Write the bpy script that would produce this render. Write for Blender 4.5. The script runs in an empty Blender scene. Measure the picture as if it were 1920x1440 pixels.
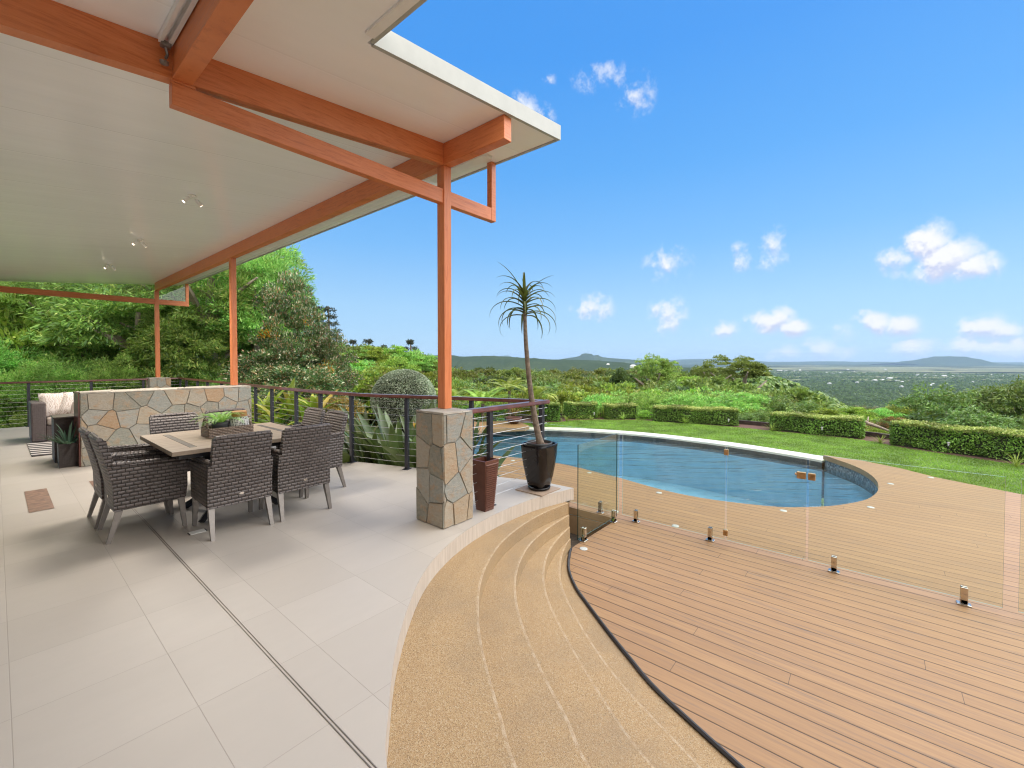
import bpy, bmesh, math, random
import numpy as np
from mathutils import Vector, Matrix, Euler
from mathutils.geometry import tessellate_polygon
PI = math.pi
S = bpy.context.scene
COL = S.collection

# ------------------------------------------------------------------ camera
F = 810.0; CAMH = 1.6; PITCH = math.radians(1.2); HOR = 675.0; YAW = math.radians(-50.1)
PPY = HOR + F*math.tan(PITCH)
cd = bpy.data.cameras.new('camera'); cam = bpy.data.objects.new('camera', cd); COL.objects.link(cam)
cam.location = (0, 0, CAMH); cam.rotation_euler = (PI/2-PITCH, 0, YAW)
cd.sensor_width = 36; cd.lens = F/1920*36; cd.shift_y = (PPY-720)/1920
cd.clip_start = 0.05; cd.clip_end = 120000
S.camera = cam
RV = np.array([math.cos(YAW), math.sin(YAW), 0.]); FV = np.array([-math.sin(YAW), math.cos(YAW), 0.]); UV_ = np.array([0, 0, 1.])
_f = FV*math.cos(PITCH)-UV_*math.sin(PITCH); _u = UV_*math.cos(PITCH)+FV*math.sin(PITCH); CP = np.array([0, 0, CAMH])
def ray(x, y): return RV*(x-960)/F - _u*(y-PPY)/F + _f
def at(x, y, z):
    d = ray(x, y); t = (z-CAMH)/d[2]; return CP+d*t
def atd(x, y, D):
    d = ray(x, y); return CP+d*D/np.dot(d, FV)

# ------------------------------------------------------------------ node helper
def node(t, typ, ins=None, **props):
    nd = t.nodes.new(typ)
    for k, v in props.items(): setattr(nd, k, v)
    for k, v in (ins or {}).items():
        s = nd.inputs[k]
        if isinstance(v, bpy.types.NodeSocket): t.links.new(v, s)
        else: s.default_value = v
    return nd
def M(t, op, a, b=0.0, c=0.0, clamp=False):
    n = node(t, 'ShaderNodeMath', {0: a, 1: b, 2: c}, operation=op); n.use_clamp = clamp; return n.outputs[0]
def mixc(t, fac, a, b, blend='MIX'):
    n = node(t, 'ShaderNodeMix', None, data_type='RGBA', blend_type=blend)
    for i, v in ((0, fac), (6, a), (7, b)):
        if isinstance(v, bpy.types.NodeSocket): t.links.new(v, n.inputs[i])
        else: n.inputs[i].default_value = v if i == 0 else (tuple(v)+(1,))[:4]
    return n.outputs[2]
def ramp(t, fac, stops, interp='LINEAR'):
    n = node(t, 'ShaderNodeValToRGB', {0: fac}); cr = n.color_ramp; cr.interpolation = interp
    while len(cr.elements) < len(stops): cr.elements.new(0.5)
    for e, (p, c) in zip(cr.elements, stops): e.position = p; e.color = (tuple(c)+(1,))[:4]
    return n.outputs[0]
def maprange(t, v, a, b, c=0.0, d=1.0, smooth=False):
    n = node(t, 'ShaderNodeMapRange', {0: v, 1: a, 2: b, 3: c, 4: d}); n.clamp = True
    if smooth: n.interpolation_type = 'SMOOTHSTEP'
    return n.outputs[0]

# ------------------------------------------------------------------ world: sky + cumulus
SUN_EL = math.radians(50); SUN_DIR_H = np.array([0.90, -0.44, 0.]); SUN_DIR_H /= np.linalg.norm(SUN_DIR_H)
W = bpy.data.worlds.new('World'); S.world = W; W.use_nodes = True
wt = W.node_tree; wt.nodes.clear()
sky = node(wt, 'ShaderNodeTexSky', None, sky_type='NISHITA')
sky.sun_disc = False; sky.sun_elevation = SUN_EL; sky.sun_rotation = math.atan2(SUN_DIR_H[0], SUN_DIR_H[1])
sky.altitude = 300; sky.air_density = 1.0; sky.dust_density = 0.3; sky.ozone_density = 3.0
tc = node(wt, 'ShaderNodeTexCoord')
dirv = tc.outputs['Generated']
dR = node(wt, 'ShaderNodeVectorMath', {0: dirv, 1: tuple(RV)}, operation='DOT_PRODUCT').outputs['Value']
dF = node(wt, 'ShaderNodeVectorMath', {0: dirv, 1: tuple(FV)}, operation='DOT_PRODUCT').outputs['Value']
sepd = node(wt, 'ShaderNodeSeparateXYZ', {0: dirv})
az = M(wt, 'ARCTAN2', dR, dF); el = M(wt, 'ARCSINE', sepd.outputs[2])
azel = node(wt, 'ShaderNodeCombineXYZ', {0: az, 1: el}).outputs[0]
nz1 = node(wt, 'ShaderNodeTexNoise', {'Vector': dirv, 'Scale': 24.0, 'Detail': 8.0, 'Roughness': 0.6})
nz2 = node(wt, 'ShaderNodeTexNoise', {'Vector': dirv, 'Scale': 9.0, 'Detail': 5.0, 'Roughness': 0.55})
warp = node(wt, 'ShaderNodeVectorMath', {0: nz1.outputs['Color'], 1: (-.5, -.5, 0)}, operation='ADD').outputs[0]
warp = node(wt, 'ShaderNodeVectorMath', {0: warp, 1: (.030, .020, 0), 2: azel}, operation='MULTIPLY_ADD').outputs[0]
CLOUDS = [(1765, 487, 66, 34, 1.5), (1740, 455, 42, 34, 1.5), (1820, 500, 52, 24, 1.4), (1690, 490, 42, 22, .8), (1867, 498, 14, 24, .75),
 (1135, 146, 46, 16, .55), (1196, 178, 28, 26, .55), (982, 200, 26, 18, .75), (1030, 216, 16, 18, .6), (1033, 148, 12, 9, .4),
 (1255, 496, 36, 28, .6), (1392, 483, 28, 20, .58), (1450, 466, 32, 30, .58), (1113, 580, 32, 26, .75), (1254, 592, 30, 30, .75),
 (1360, 618, 28, 15, .95), (1450, 600, 40, 22, 1.35), (1485, 613, 34, 16, 1.2), (1585, 625, 20, 18, .65), (1640, 608, 34, 22, 1.3), (1690, 612, 34, 20, 1.25),
 (1845, 612, 42, 24, 1.25), (1880, 622, 40, 18, 1.15), (1840, 650, 90, 20, 1.2), (1715, 655, 44, 20, 1.05), (1535, 660, 30, 22, 1.15), (1472, 662, 32, 15, 1.05), (1350, 80, 14, 12, .35), (1910, 652, 60, 24, 1.2), (1588, 664, 26, 12, .9)]
def cloudmask(warp):
  mask = None
  for (px, py, w, h, s) in CLOUDS:
      d = ray(px, py); d = d/np.linalg.norm(d)
      a0 = math.atan2(d@RV, d@FV); e0 = math.asin(d[2])
      tt = 1+((px-960)/F)**2
      sa, se = w/(F*tt)*1.45, h/F/math.sqrt(tt)*1.45
      v = node(wt, 'ShaderNodeVectorMath', {0: warp, 1: (1/sa, 1/se, 0), 2: (-a0/sa, -e0/se, 0)}, operation='MULTIPLY_ADD').outputs[0]
      ln = node(wt, 'ShaderNodeVectorMath', {0: v}, operation='LENGTH').outputs['Value']
      m = M(wt, 'MULTIPLY_ADD', ln, -s, s)
      mask = m if mask is None else M(wt, 'MAXIMUM', mask, m)
  return M(wt, 'MAXIMUM', mask, -0.5)
def cloudden(vec, shift):
    co = dirv if not shift else node(wt, 'ShaderNodeVectorMath', {0: dirv, 1: tuple(shift)}, operation='ADD').outputs[0]
    n1 = node(wt, 'ShaderNodeTexNoise', {'Vector': co, 'Scale': 30.0, 'Detail': 9.0, 'Roughness': 0.62})
    wp = node(wt, 'ShaderNodeVectorMath', {0: n1.outputs['Color'], 1: (-.5, -.5, 0)}, operation='ADD').outputs[0]
    base = azel if not shift else node(wt, 'ShaderNodeVectorMath', {0: azel, 1: (0, shift[2], 0)}, operation='ADD').outputs[0]
    wp = node(wt, 'ShaderNodeVectorMath', {0: wp, 1: (.030, .022, 0), 2: base}, operation='MULTIPLY_ADD').outputs[0]
    mk = cloudmask(wp)
    return mk, M(wt, 'ADD', mk, M(wt, 'MULTIPLY_ADD', n1.outputs[0], 2.1, -1.12))
mask, dens = cloudden(azel, None)
_, densu = cloudden(azel, (0, 0, .011))
self_sh = M(wt, 'SUBTRACT', densu, dens)
dens = M(wt, 'MINIMUM', maprange(wt, dens, -0.02, 0.95, smooth=True), maprange(wt, mask, -0.05, 0.42, smooth=True))
# unseen bank of bright cloud overhead and behind, added as neutral fill light
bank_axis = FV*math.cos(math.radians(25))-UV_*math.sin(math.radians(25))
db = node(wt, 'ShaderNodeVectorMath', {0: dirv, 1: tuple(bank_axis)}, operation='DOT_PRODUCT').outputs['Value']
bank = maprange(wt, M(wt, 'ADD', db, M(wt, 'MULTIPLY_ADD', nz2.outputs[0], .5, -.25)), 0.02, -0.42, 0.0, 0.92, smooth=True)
SKYS = 0.15
grad = ramp(wt, M(wt, 'DIVIDE', el, 1.5708), [(p/1.5708, [q/SKYS/1.11 for q in c]) for p, c in ((0, (.215, .345, .49)), (.12, (.185, .33, .49)), (.25, (.098, .265, .5)), (.4, (.050, .215, .49)), (.6, (.027, .175, .48)), (1.57, (.025, .13, .40)))])
nish = mixc(wt, 1.0, sky.outputs[0], (.5, .5, .5), 'MULTIPLY')
skyc = mixc(wt, .16, grad, nish)
cshade = maprange(wt, self_sh, -.12, .30, 1.0, 0.0)
ccol = mixc(wt, cshade, (2.0, 2.15, 2.8), (3.05, 3.05, 3.1))
c1 = mixc(wt, dens, skyc, ccol)
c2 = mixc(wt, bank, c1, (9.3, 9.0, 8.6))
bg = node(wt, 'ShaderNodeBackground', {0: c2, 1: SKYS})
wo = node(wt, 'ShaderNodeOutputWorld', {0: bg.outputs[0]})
sl = bpy.data.lights.new('sun', 'SUN'); sl.energy = 1.65; sl.angle = math.radians(60); sl.color = (1, .95, .88)
so = bpy.data.objects.new('sun', sl); COL.objects.link(so)
sd = Vector(tuple(SUN_DIR_H*math.cos(SUN_EL))+tuple())+Vector((0, 0, math.sin(SUN_EL)))
so.rotation_euler = sd.to_track_quat('Z', 'Y').to_euler(); so.location = (0, 0, 60)
S.view_settings.view_transform = 'Standard'; S.view_settings.look = 'None'; S.view_settings.gamma = 1; S.view_settings.exposure = 1.15
S.cycles.max_bounces = 10; S.cycles.diffuse_bounces = 7; S.cycles.glossy_bounces = 3; S.cycles.transmission_bounces = 4
S.cycles.transparent_max_bounces = 12; S.cycles.volume_bounces = 0; S.cycles.sample_clamp_indirect = 6
S.cycles.filter_width = 1.15; S.cycles.caustics_reflective = False; S.cycles.caustics_refractive = False

# ------------------------------------------------------------------ materials
def newmat(name):
    m = bpy.data.materials.new(name); m.use_nodes = True
    t = m.node_tree; t.nodes.clear()
    p = node(t, 'ShaderNodeBsdfPrincipled'); o = node(t, 'ShaderNodeOutputMaterial')
    t.links.new(p.outputs[0], o.inputs[0]); return m, t, p
def setc(t, p, v, key='Base Color'):
    if isinstance(v, bpy.types.NodeSocket): t.links.new(v, p.inputs[key])
    elif isinstance(v, (tuple, list)): p.inputs[key].default_value = (tuple(v)+(1,))[:4]
    else: p.inputs[key].default_value = v
def bump(t, p, h, dist=0.01, strength=1.0):
    b = node(t, 'ShaderNodeBump', {'Height': h, 'Distance': dist, 'Strength': strength}); t.links.new(b.outputs[0], p.inputs['Normal'])
def obj_co(t): return node(t, 'ShaderNodeTexCoord').outputs['Object']
def noise(t, co, scale, detail=4, rough=.55, out=0): return node(t, 'ShaderNodeTexNoise', {'Vector': co, 'Scale': scale, 'Detail': detail, 'Roughness': rough}).outputs[out]
def scalev(t, co, s): return node(t, 'ShaderNodeVectorMath', {0: co, 1: s}, operation='MULTIPLY').outputs[0]
def simple(name, c, rough=.5, metal=0., var=.12, vs=6., bumpd=0., bs=60., spec=.5, coat=0.):
    m, t, p = newmat(name); co = obj_co(t)
    n = noise(t, co, vs, 5)
    k = [max(0, x*(1-var*1.3)) for x in c]; k2 = [min(1, x*(1+var*1.3)) for x in c]
    setc(t, p, ramp(t, n, [(.3, k), (.7, k2)]))
    p.inputs['Roughness'].default_value = rough; p.inputs['Metallic'].default_value = metal
    p.inputs['Specular IOR Level'].default_value = spec; p.inputs['Coat Weight'].default_value = coat
    if bumpd: bump(t, p, noise(t, co, bs, 4), bumpd)
    return m
MT = {}
def build_materials():
    # floor tiles
    m, t, p = newmat('cream_floor_tile'); co = obj_co(t); sp = node(t, 'ShaderNodeSeparateXYZ', {0: co})
    def cell(v, off): return M(t, 'DIVIDE', M(t, 'SUBTRACT', v, off), .5565)
    u, v = cell(sp.outputs[0], .02), cell(sp.outputs[1], 2.928)
    fu, fv = M(t, 'FRACT', u), M(t, 'FRACT', v)
    e = M(t, 'MINIMUM', M(t, 'MINIMUM', fu, M(t, 'SUBTRACT', 1.0, fu)), M(t, 'MINIMUM', fv, M(t, 'SUBTRACT', 1.0, fv)))
    g = maprange(t, e, .0022, .0042)
    idv = node(t, 'ShaderNodeCombineXYZ', {0: M(t, 'FLOOR', u), 1: M(t, 'FLOOR', v)}).outputs[0]
    wn = node(t, 'ShaderNodeTexWhiteNoise', {'Vector': idv}, noise_dimensions='2D').outputs[0]
    base = mixc(t, wn, (.40, .362, .318), (.428, .39, .345))
    base = mixc(t, maprange(t, noise(t, scalev(t, co, (1, 3, 1)), 3.0, 6, .65), .35, .7, 0, .30), base, (.375, .34, .30))
    setc(t, p, mixc(t, g, (.335, .30, .262), base)); setc(t, p, maprange(t, noise(t, co, 2.0, 4), .3, .7, .46, .54), 'Roughness')
    bump(t, p, M(t, 'ADD', M(t, 'MULTIPLY', g, .6), M(t, 'MULTIPLY', noise(t, co, 40, 4), .1)), .001)
    MT['tile'] = m
    # tile fascia (uses UV: arc length, height)
    m, t, p = newmat('cream_fascia_tile'); co = node(t, 'ShaderNodeTexCoord').outputs['UV']; sp = node(t, 'ShaderNodeSeparateXYZ', {0: co})
    fu = M(t, 'FRACT', M(t, 'DIVIDE', sp.outputs[0], .33)); e = M(t, 'MINIMUM', fu, M(t, 'SUBTRACT', 1.0, fu))
    g = maprange(t, e, .004, .012)
    st = noise(t, scalev(t, co, (14, 1.2, 1)), 3, 5)
    base = ramp(t, st, [(.35, (.42, .36, .30)), (.65, (.52, .455, .39))])
    setc(t, p, mixc(t, g, (.55, .51, .46), base)); p.inputs['Roughness'].default_value = .4; MT['fascia_tile'] = m
    # exposed aggregate
    def aggregate(name, worn):
        m, t, p = newmat(name); co = obj_co(t)
        vo = node(t, 'ShaderNodeTexVoronoi', {'Vector': co, 'Scale': 230.0})
        s = node(t, 'ShaderNodeSeparateColor', {0: vo.outputs['Color']})
        c = ramp(t, s.outputs[0], [(0, (.15, .10, .052)), (.10, (.26, .162, .076)), (.35, (.32, .208, .098)), (.6, (.36, .245, .122)), (.85, (.39, .285, .155)), (1, (.44, .36, .25))])
        c = mixc(t, maprange(t, noise(t, co, 1.7, 6, .62), .48, .68, 0, .48), c, (.21, .16, .105))
        c = mixc(t, maprange(t, noise(t, co, 38, 3), .3, .7, 0, .35), c, (.34, .22, .11))
        if worn:
            c = mixc(t, maprange(t, noise(t, co, 22, 6, .75), .42, .62, .05, .45), c, (.54, .45, .34))
        setc(t, p, c); p.inputs['Roughness'].default_value = .75
        bump(t, p, vo.outputs['Distance'], .003, .7); return m
    MT['agg'] = aggregate('exposed_aggregate', False); MT['agg_worn'] = aggregate('worn_aggregate_nosing', True)
    # decking
    m, t, p = newmat('timber_decking'); co = obj_co(t); sp = node(t, 'ShaderNodeSeparateXYZ', {0: co})
    BW = .1385
    b = M(t, 'DIVIDE', sp.outputs[0], BW); bi = M(t, 'FLOOR', b); fx = M(t, 'FRACT', b)
    rnd = node(t, 'ShaderNodeTexWhiteNoise', {'W': bi}, noise_dimensions='1D').outputs[0]
    yy = M(t, 'DIVIDE', M(t, 'ADD', sp.outputs[1], M(t, 'MULTIPLY', rnd, 17.3)), 5.4); fy = M(t, 'FRACT', yy)
    bid = node(t, 'ShaderNodeCombineXYZ', {0: bi, 1: M(t, 'FLOOR', yy)}).outputs[0]
    r2 = node(t, 'ShaderNodeTexWhiteNoise', {'Vector': bid}, noise_dimensions='2D').outputs[0]
    off = node(t, 'ShaderNodeCombineXYZ', {2: M(t, 'MULTIPLY', r2, 40.0)}).outputs[0]
    gco = node(t, 'ShaderNodeVectorMath', {0: scalev(t, co, (26, 1.1, 1)), 1: off}, operation='ADD').outputs[0]
    gr = noise(t, gco, 1.6, 6, .65)
    fine = noise(t, scalev(t, gco, (4, 3, 1)), 2.0, 4, .7)
    base = mixc(t, r2, (.285, .158, .066), (.328, .188, .081))
    base = mixc(t, maprange(t, gr, .38, .68), base, (.235, .127, .060))
    base = mixc(t, maprange(t, gr, .57, .70, 0, .8), base, (.15, .112, .083))
    base = mixc(t, maprange(t, fine, .55, .75, 0, .35), base, (.40, .235, .115))
    base = mixc(t, maprange(t, noise(t, co, .8, 4), .4, .7, 0, .25), base, (.335, .20, .10))
    ex = M(t, 'MINIMUM', fx, M(t, 'SUBTRACT', 1.0, fx)); ey = M(t, 'MULTIPLY', M(t, 'MINIMUM', fy, M(t, 'SUBTRACT', 1.0, fy)), 5.4/BW)
    g = M(t, 'MINIMUM', maprange(t, ex, .018, .034), maprange(t, ey, .006, .016))
    setc(t, p, mixc(t, g, (.030, .016, .009), base)); p.inputs['Roughness'].default_value = .6
    bump(t, p, M(t, 'ADD', M(t, 'MULTIPLY', maprange(t, ex, .015, .08), 1.0), M(t, 'MULTIPLY', gr, .12)), .004)
    MT['deck'] = m
    MT['deck_edge'] = simple('timber_deck_edge', (.30, .19, .105), .6, var=.2, vs=3)
    # irregular flat stones: one colour per stone, rust veins and a rough split face
    def stone(name, k):
        m, t, p = newmat(name); co = obj_co(t); g = node(t, 'ShaderNodeNewGeometry'); rnd = g.outputs['Random Per Island']
        cs = [(0, (.21, .205, .165)), (.12, (.25, .26, .235)), (.26, (.33, .285, .22)), (.38, (.24, .25, .21)), (.5, (.36, .265, .165)), (.62, (.30, .295, .26)), (.76, (.36, .30, .22)), (.86, (.36, .23, .125)), (.92, (.28, .275, .23)), (.96, (.31, .19, .11))]
        c = ramp(t, rnd, [(a, [x*k for x in b]) for a, b in cs], 'CONSTANT')
        r2 = node(t, 'ShaderNodeTexWhiteNoise', {'W': rnd}, noise_dimensions='1D').outputs[1]
        oc = node(t, 'ShaderNodeVectorMath', {0: r2, 1: (40, 40, 40), 2: scalev(t, co, (4, 4, 6))}, operation='MULTIPLY_ADD').outputs[0]
        vein = noise(t, oc, 1.5, 9, .72); n2 = noise(t, oc, 7, 7, .7)
        c = mixc(t, maprange(t, vein, .50, .64, 0, .75), c, (.37*k, .215*k, .105*k)); c = mixc(t, maprange(t, vein, .45, .30, 0, .5), c, (.17*k, .165*k, .145*k))
        c = mixc(t, maprange(t, n2, .35, .7, 0, .45), c, (.44*k, .40*k, .33*k)); setc(t, p, c); p.inputs['Roughness'].default_value = .75
        bump(t, p, M(t, 'ADD', M(t, 'MULTIPLY', vein, 1.0), M(t, 'MULTIPLY', n2, .35)), .018); return m
    MT['stone'] = stone('irregular_flat_stone', 1.0); MT['stone_d'] = stone('irregular_pier_stone', .92)
    MT['mortar'] = simple('grey_mortar', (.22, .205, .175), .95, var=.2, vs=30, bumpd=.003)
    MT['stone_cap'] = simple('stone_capping', (.31, .275, .225), .7, var=.25, vs=9, bumpd=.003)
    # stained timber, grain running along the member
    def timber(name, sc):
        m, t, p = newmat(name); co = obj_co(t)
        wv = node(t, 'ShaderNodeVectorMath', {0: scalev(t, co, sc), 1: noise(t, co, 1.1, 3, out=1)}, operation='ADD').outputs[0]
        g = noise(t, wv, 3.2, 7, .66); g2 = noise(t, scalev(t, co, [q*3 for q in sc]), 4.0, 4, .6)
        c = ramp(t, g, [(.30, (.44, .105, .028)), (.46, (.59, .175, .054)), (.6, (.64, .205, .070)), (.74, (.69, .245, .095))])
        c = mixc(t, maprange(t, g2, .58, .72, 0, .45), c, (.36, .075, .020)); c = mixc(t, maprange(t, noise(t, co, 1.3, 5, .6), .42, .7, 0, .35), c, (.68, .26, .12))
        setc(t, p, c); setc(t, p, maprange(t, g, .3, .7, .32, .5), 'Roughness'); bump(t, p, M(t, 'ADD', g, M(t, 'MULTIPLY', g2, .4)), .002); return m
    MT['timber'] = timber('stained_timber', (1.4, 1.4, 16)); MT['timber_post'] = timber('stained_post_timber', (16, 16, 1.2))
    m, t, p = newmat('white_ceiling_panel'); co = obj_co(t); sp = node(t, 'ShaderNodeSeparateXYZ', {0: co})
    fy = M(t, 'FRACT', M(t, 'DIVIDE', sp.outputs[1], 1.0)); e = M(t, 'MINIMUM', fy, M(t, 'SUBTRACT', 1.0, fy))
    c = mixc(t, maprange(t, noise(t, scalev(t, co, (.4, 1.6, 1)), 2, 4), .3, .7), (.89, .89, .885), (.93, .93, .925))
    setc(t, p, mixc(t, maprange(t, e, .001, .004, .94, 1), (.5, .48, .45), c)); p.inputs['Roughness'].default_value = .22
    bump(t, p, M(t, 'ADD', maprange(t, e, .0, .014), M(t, 'MULTIPLY', noise(t, scalev(t, co, (.3, 3, 1)), 2, 3), 1.5)), .0015); MT['ceil'] = m
    MT['fascia'] = simple('pale_fascia_paint', (.40, .41, .375), .45, var=.08, vs=3)
    MT['white'] = simple('white_paint', (.78, .77, .74), .4, var=.04)
    MT['handrail'] = simple('dark_red_timber_handrail', (.115, .038, .028), .30, var=.3, vs=7, coat=.2)
    MT['rpost'] = simple('charcoal_post_paint', (.026, .027, .036), .38, var=.2)
    MT['wire'] = simple('stainless_cable', (.52, .515, .51), .4, .8, var=.1)
    MT['steel'] = simple('polished_stainless', (.62, .56, .50), .12, 1.0, var=.08)
    MT['brass'] = simple('tea_stained_steel', (.50, .33, .18), .28, 1.0, var=.35, vs=18)
    # wicker (UV in metres)
    def wicker(name, a, b, bw, bh):
        m, t, p = newmat(name); co = node(t, 'ShaderNodeTexCoord').outputs['UV']
        br = node(t, 'ShaderNodeTexBrick', {'Vector': co, 'Color1': tuple(a)+(1,), 'Color2': tuple(b)+(1,), 'Mortar': (.024, .018, .016, 1), 'Scale': 1.0, 'Mortar Size': bh*.12, 'Mortar Smooth': .8, 'Bias': 0.0, 'Brick Width': bw, 'Row Height': bh})
        br.offset = .5
        sx = node(t, 'ShaderNodeSeparateXYZ', {0: co})
        row = M(t, 'FRACT', M(t, 'DIVIDE', sx.outputs[1], bh)); arch = M(t, 'SINE', M(t, 'MULTIPLY', row, PI))
        c = mixc(t, maprange(t, noise(t, co, 30, 3), .3, .7, 0, .5), br.outputs[0], [x*.7 for x in a])
        setc(t, p, c); p.inputs['Roughness'].default_value = .42
        h = M(t, 'MULTIPLY', M(t, 'SUBTRACT', 1.0, br.outputs[1]), M(t, 'ADD', .4, M(t, 'MULTIPLY', arch, .6)))
        bump(t, p, h, .010); return m
    MT['wicker'] = wicker('dark_brown_wicker', (.092, .073, .066), (.145, .120, .110), .056, .032)
    MT['wicker_fine'] = wicker('plum_brown_wicker', (.12, .088, .085), (.16, .12, .115), .05, .012)
    MT['wicker_dark'] = wicker('dark_chocolate_wicker', (.045, .032, .030), (.065, .048, .045), .05, .014)
    MT['wicker_tray'] = wicker('grey_brown_wicker', (.27, .19, .14), (.40, .31, .24), .03, .016)
    MT['alu'] = simple('taupe_metal_leg', (.23, .205, .185), .35, .5, var=.08)
    MT['cush'] = simple('light_grey_cushion', (.42, .42, .42), .9, var=.1, bumpd=.001, bs=300)
    MT['cush_t'] = simple('taupe_cushion', (.33, .28, .25), .9, var=.12, bumpd=.001, bs=300)
    m, t, p = newmat('leaf_print_cushion'); co = obj_co(t)
    w = node(t, 'ShaderNodeTexWave', {'Vector': co, 'Scale': 4.0, 'Distortion': 9.0, 'Detail': 3.0, 'Detail Scale': 1.6}).outputs[0]
    setc(t, p, ramp(t, w, [(.2, (.66, .60, .56)), (.5, (.58, .50, .46)), (.72, (.36, .27, .22)), (.95, (.68, .62, .57))])); p.inputs['Roughness'].default_value = .9; MT['cush_leaf'] = m
    # table timber
    m, t, p = newmat('weathered_table_top'); co = obj_co(t); sp = node(t, 'ShaderNodeSeparateXYZ', {0: co})
    g = noise(t, scalev(t, co, (2, 22, 2)), 2, 6, .65)
    c = ramp(t, g, [(.3, (.16, .118, .08)), (.5, (.235, .18, .128)), (.72, (.30, .24, .178))])
    setc(t, p, c); p.inputs['Roughness'].default_value = .5; bump(t, p, g, .001); MT['table'] = m
    MT['table_dark'] = simple('dark_inlay_strip', (.085, .07, .058), .45, var=.3, vs=40)
    MT['black'] = simple('black_metal', (.015, .015, .018), .35, .3, var=.2)
    MT['glaze'] = simple('black_glazed_ceramic', (.010, .008, .008), .10, var=.4, vs=8, spec=.4)
    MT['pot_in'] = simple('black_plastic', (.02, .02, .02), .5)
    MT['soil'] = simple('bark_mulch', (.11, .055, .038), .95, var=.5, vs=60, bumpd=.02, bs=40)
    MT['earth'] = simple('garden_soil', (.05, .035, .025), .95, var=.4, vs=12, bumpd=.02, bs=20)
    MT['pebble'] = simple('river_pebble', (.33, .30, .26), .6, var=.5, vs=22)
    m, t, p = newmat('terracotta_glaze'); co = obj_co(t); sp = node(t, 'ShaderNodeSeparateXYZ', {0: co})
    c = ramp(t, noise(t, co, 9, 5), [(.3, (.085, .032, .021)), (.7, (.14, .052, .033))]); setc(t, p, c); p.inputs['Roughness'].default_value = .38; MT['terra'] = m
    MT['slab'] = simple('sandstone_slab', (.30, .22, .16), .7)
    MT['inlay'] = simple('brown_timber_inlay', (.20, .115, .08), .5, var=.3, vs=14)
    MT['coping'] = simple('white_pool_coping', (.55, .53, .49), .6, var=.08, vs=4)
    m, t, p = newmat('pool_mosaic'); co = obj_co(t)
    vo = node(t, 'ShaderNodeTexVoronoi', {'Vector': co, 'Scale': 28.0, 'Randomness': .2}, distance='CHEBYCHEV'); s = node(t, 'ShaderNodeSeparateColor', {0: vo.outputs['Color']})
    setc(t, p, ramp(t, s.outputs[0], [(0, (.07, .085, .105)), (.5, (.13, .16, .19)), (1, (.26, .30, .34))])); p.inputs['Roughness'].default_value = .2; MT['mosaic'] = m
    MT['pool_int'] = simple('blue_pool_interior', (.36, .55, .68), .6, var=.1, vs=2)
    MT['dark_tile'] = simple('dark_waterline_tile', (.05, .055, .06), .3, var=.3, vs=20)
    # water
    m, t, p = newmat('pool_water'); t.nodes.remove(p); co = obj_co(t); out = [n for n in t.nodes if n.type == 'OUTPUT_MATERIAL'][0]
    rot = node(t, 'ShaderNodeMapping', {'Vector': co, 'Rotation': (0, 0, -YAW)}).outputs[0]
    w1 = noise(t, scalev(t, rot, (.55, 2.6, 1)), 1.2, 3, .5); w2 = noise(t, scalev(t, rot, (.7, 2.6, 1)), 4.5, 4, .55)
    h = M(t, 'ADD', M(t, 'MULTIPLY', w1, 1.0), M(t, 'MULTIPLY', w2, .16))
    bp = node(t, 'ShaderNodeBump', {'Height': h, 'Distance': .05, 'Strength': 1.0}).outputs[0]
    tr = node(t, 'ShaderNodeBsdfTransparent', {0: (.74, .91, .97, 1)}); gl = node(t, 'ShaderNodeBsdfGlossy', {0: (1, 1, 1, 1), 'Roughness': .02, 'Normal': bp})
    fr = node(t, 'ShaderNodeFresnel', {'IOR': 1.333, 'Normal': bp}).outputs[0]
    mx = node(t, 'ShaderNodeMixShader', {0: fr, 1: tr.outputs[0], 2: gl.outputs[0]}); t.links.new(mx.outputs[0], out.inputs[0]); MT['water'] = m
    # glass
    def glass(name, tint):
        m, t, p = newmat(name); t.nodes.remove(p); out = [n for n in t.nodes if n.type == 'OUTPUT_MATERIAL'][0]
        tr = node(t, 'ShaderNodeBsdfTransparent', {0: tuple(tint)+(1,)}); gl = node(t, 'ShaderNodeBsdfGlossy', {0: (1, 1, 1, 1), 'Roughness': .005})
        gg = node(t, 'ShaderNodeNewGeometry'); cs = M(t, 'ABSOLUTE', node(t, 'ShaderNodeVectorMath', {0: gg.outputs['Normal'], 1: gg.outputs['Incoming']}, operation='DOT_PRODUCT').outputs['Value'])
        fr = M(t, 'MULTIPLY_ADD', M(t, 'POWER', M(t, 'SUBTRACT', 1.0, cs), 5.0), .75, .03)
        mx = node(t, 'ShaderNodeMixShader', {0: fr, 1: tr.outputs[0], 2: gl.outputs[0]}); t.links.new(mx.outputs[0], out.inputs[0]); return m
    MT['glass'] = glass('clear_green_glass', (.945, .965, .905)); MT['glass_roof'] = glass('clear_infill_glass', (.96, .97, .97))
    m, t, p = newmat('polished_glass_edge'); setc(t, p, (.30, .40, .36)); p.inputs['Roughness'].default_value = .08; p.inputs['Alpha'].default_value = 1; MT['glass_edge'] = m
    m, t, p = newmat('dark_glass_edge'); setc(t, p, (.015, .05, .045)); p.inputs['Roughness'].default_value = .1; MT['glass_edge_dark'] = m
    def emit(name, c, s):
        m, t, p = newmat(name); setc(t, p, c); setc(t, p, c, 'Emission Color'); p.inputs['Emission Strength'].default_value = s; return m
    MT['bulb'] = emit('lit_bulb', (1, .82, .6), 3.0)
    MT['lens'] = simple('white_light_lens', (.48, .48, .46), .25, var=.02)
    # lawn
    m, t, p = newmat('lawn_turf'); co = obj_co(t)
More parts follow.
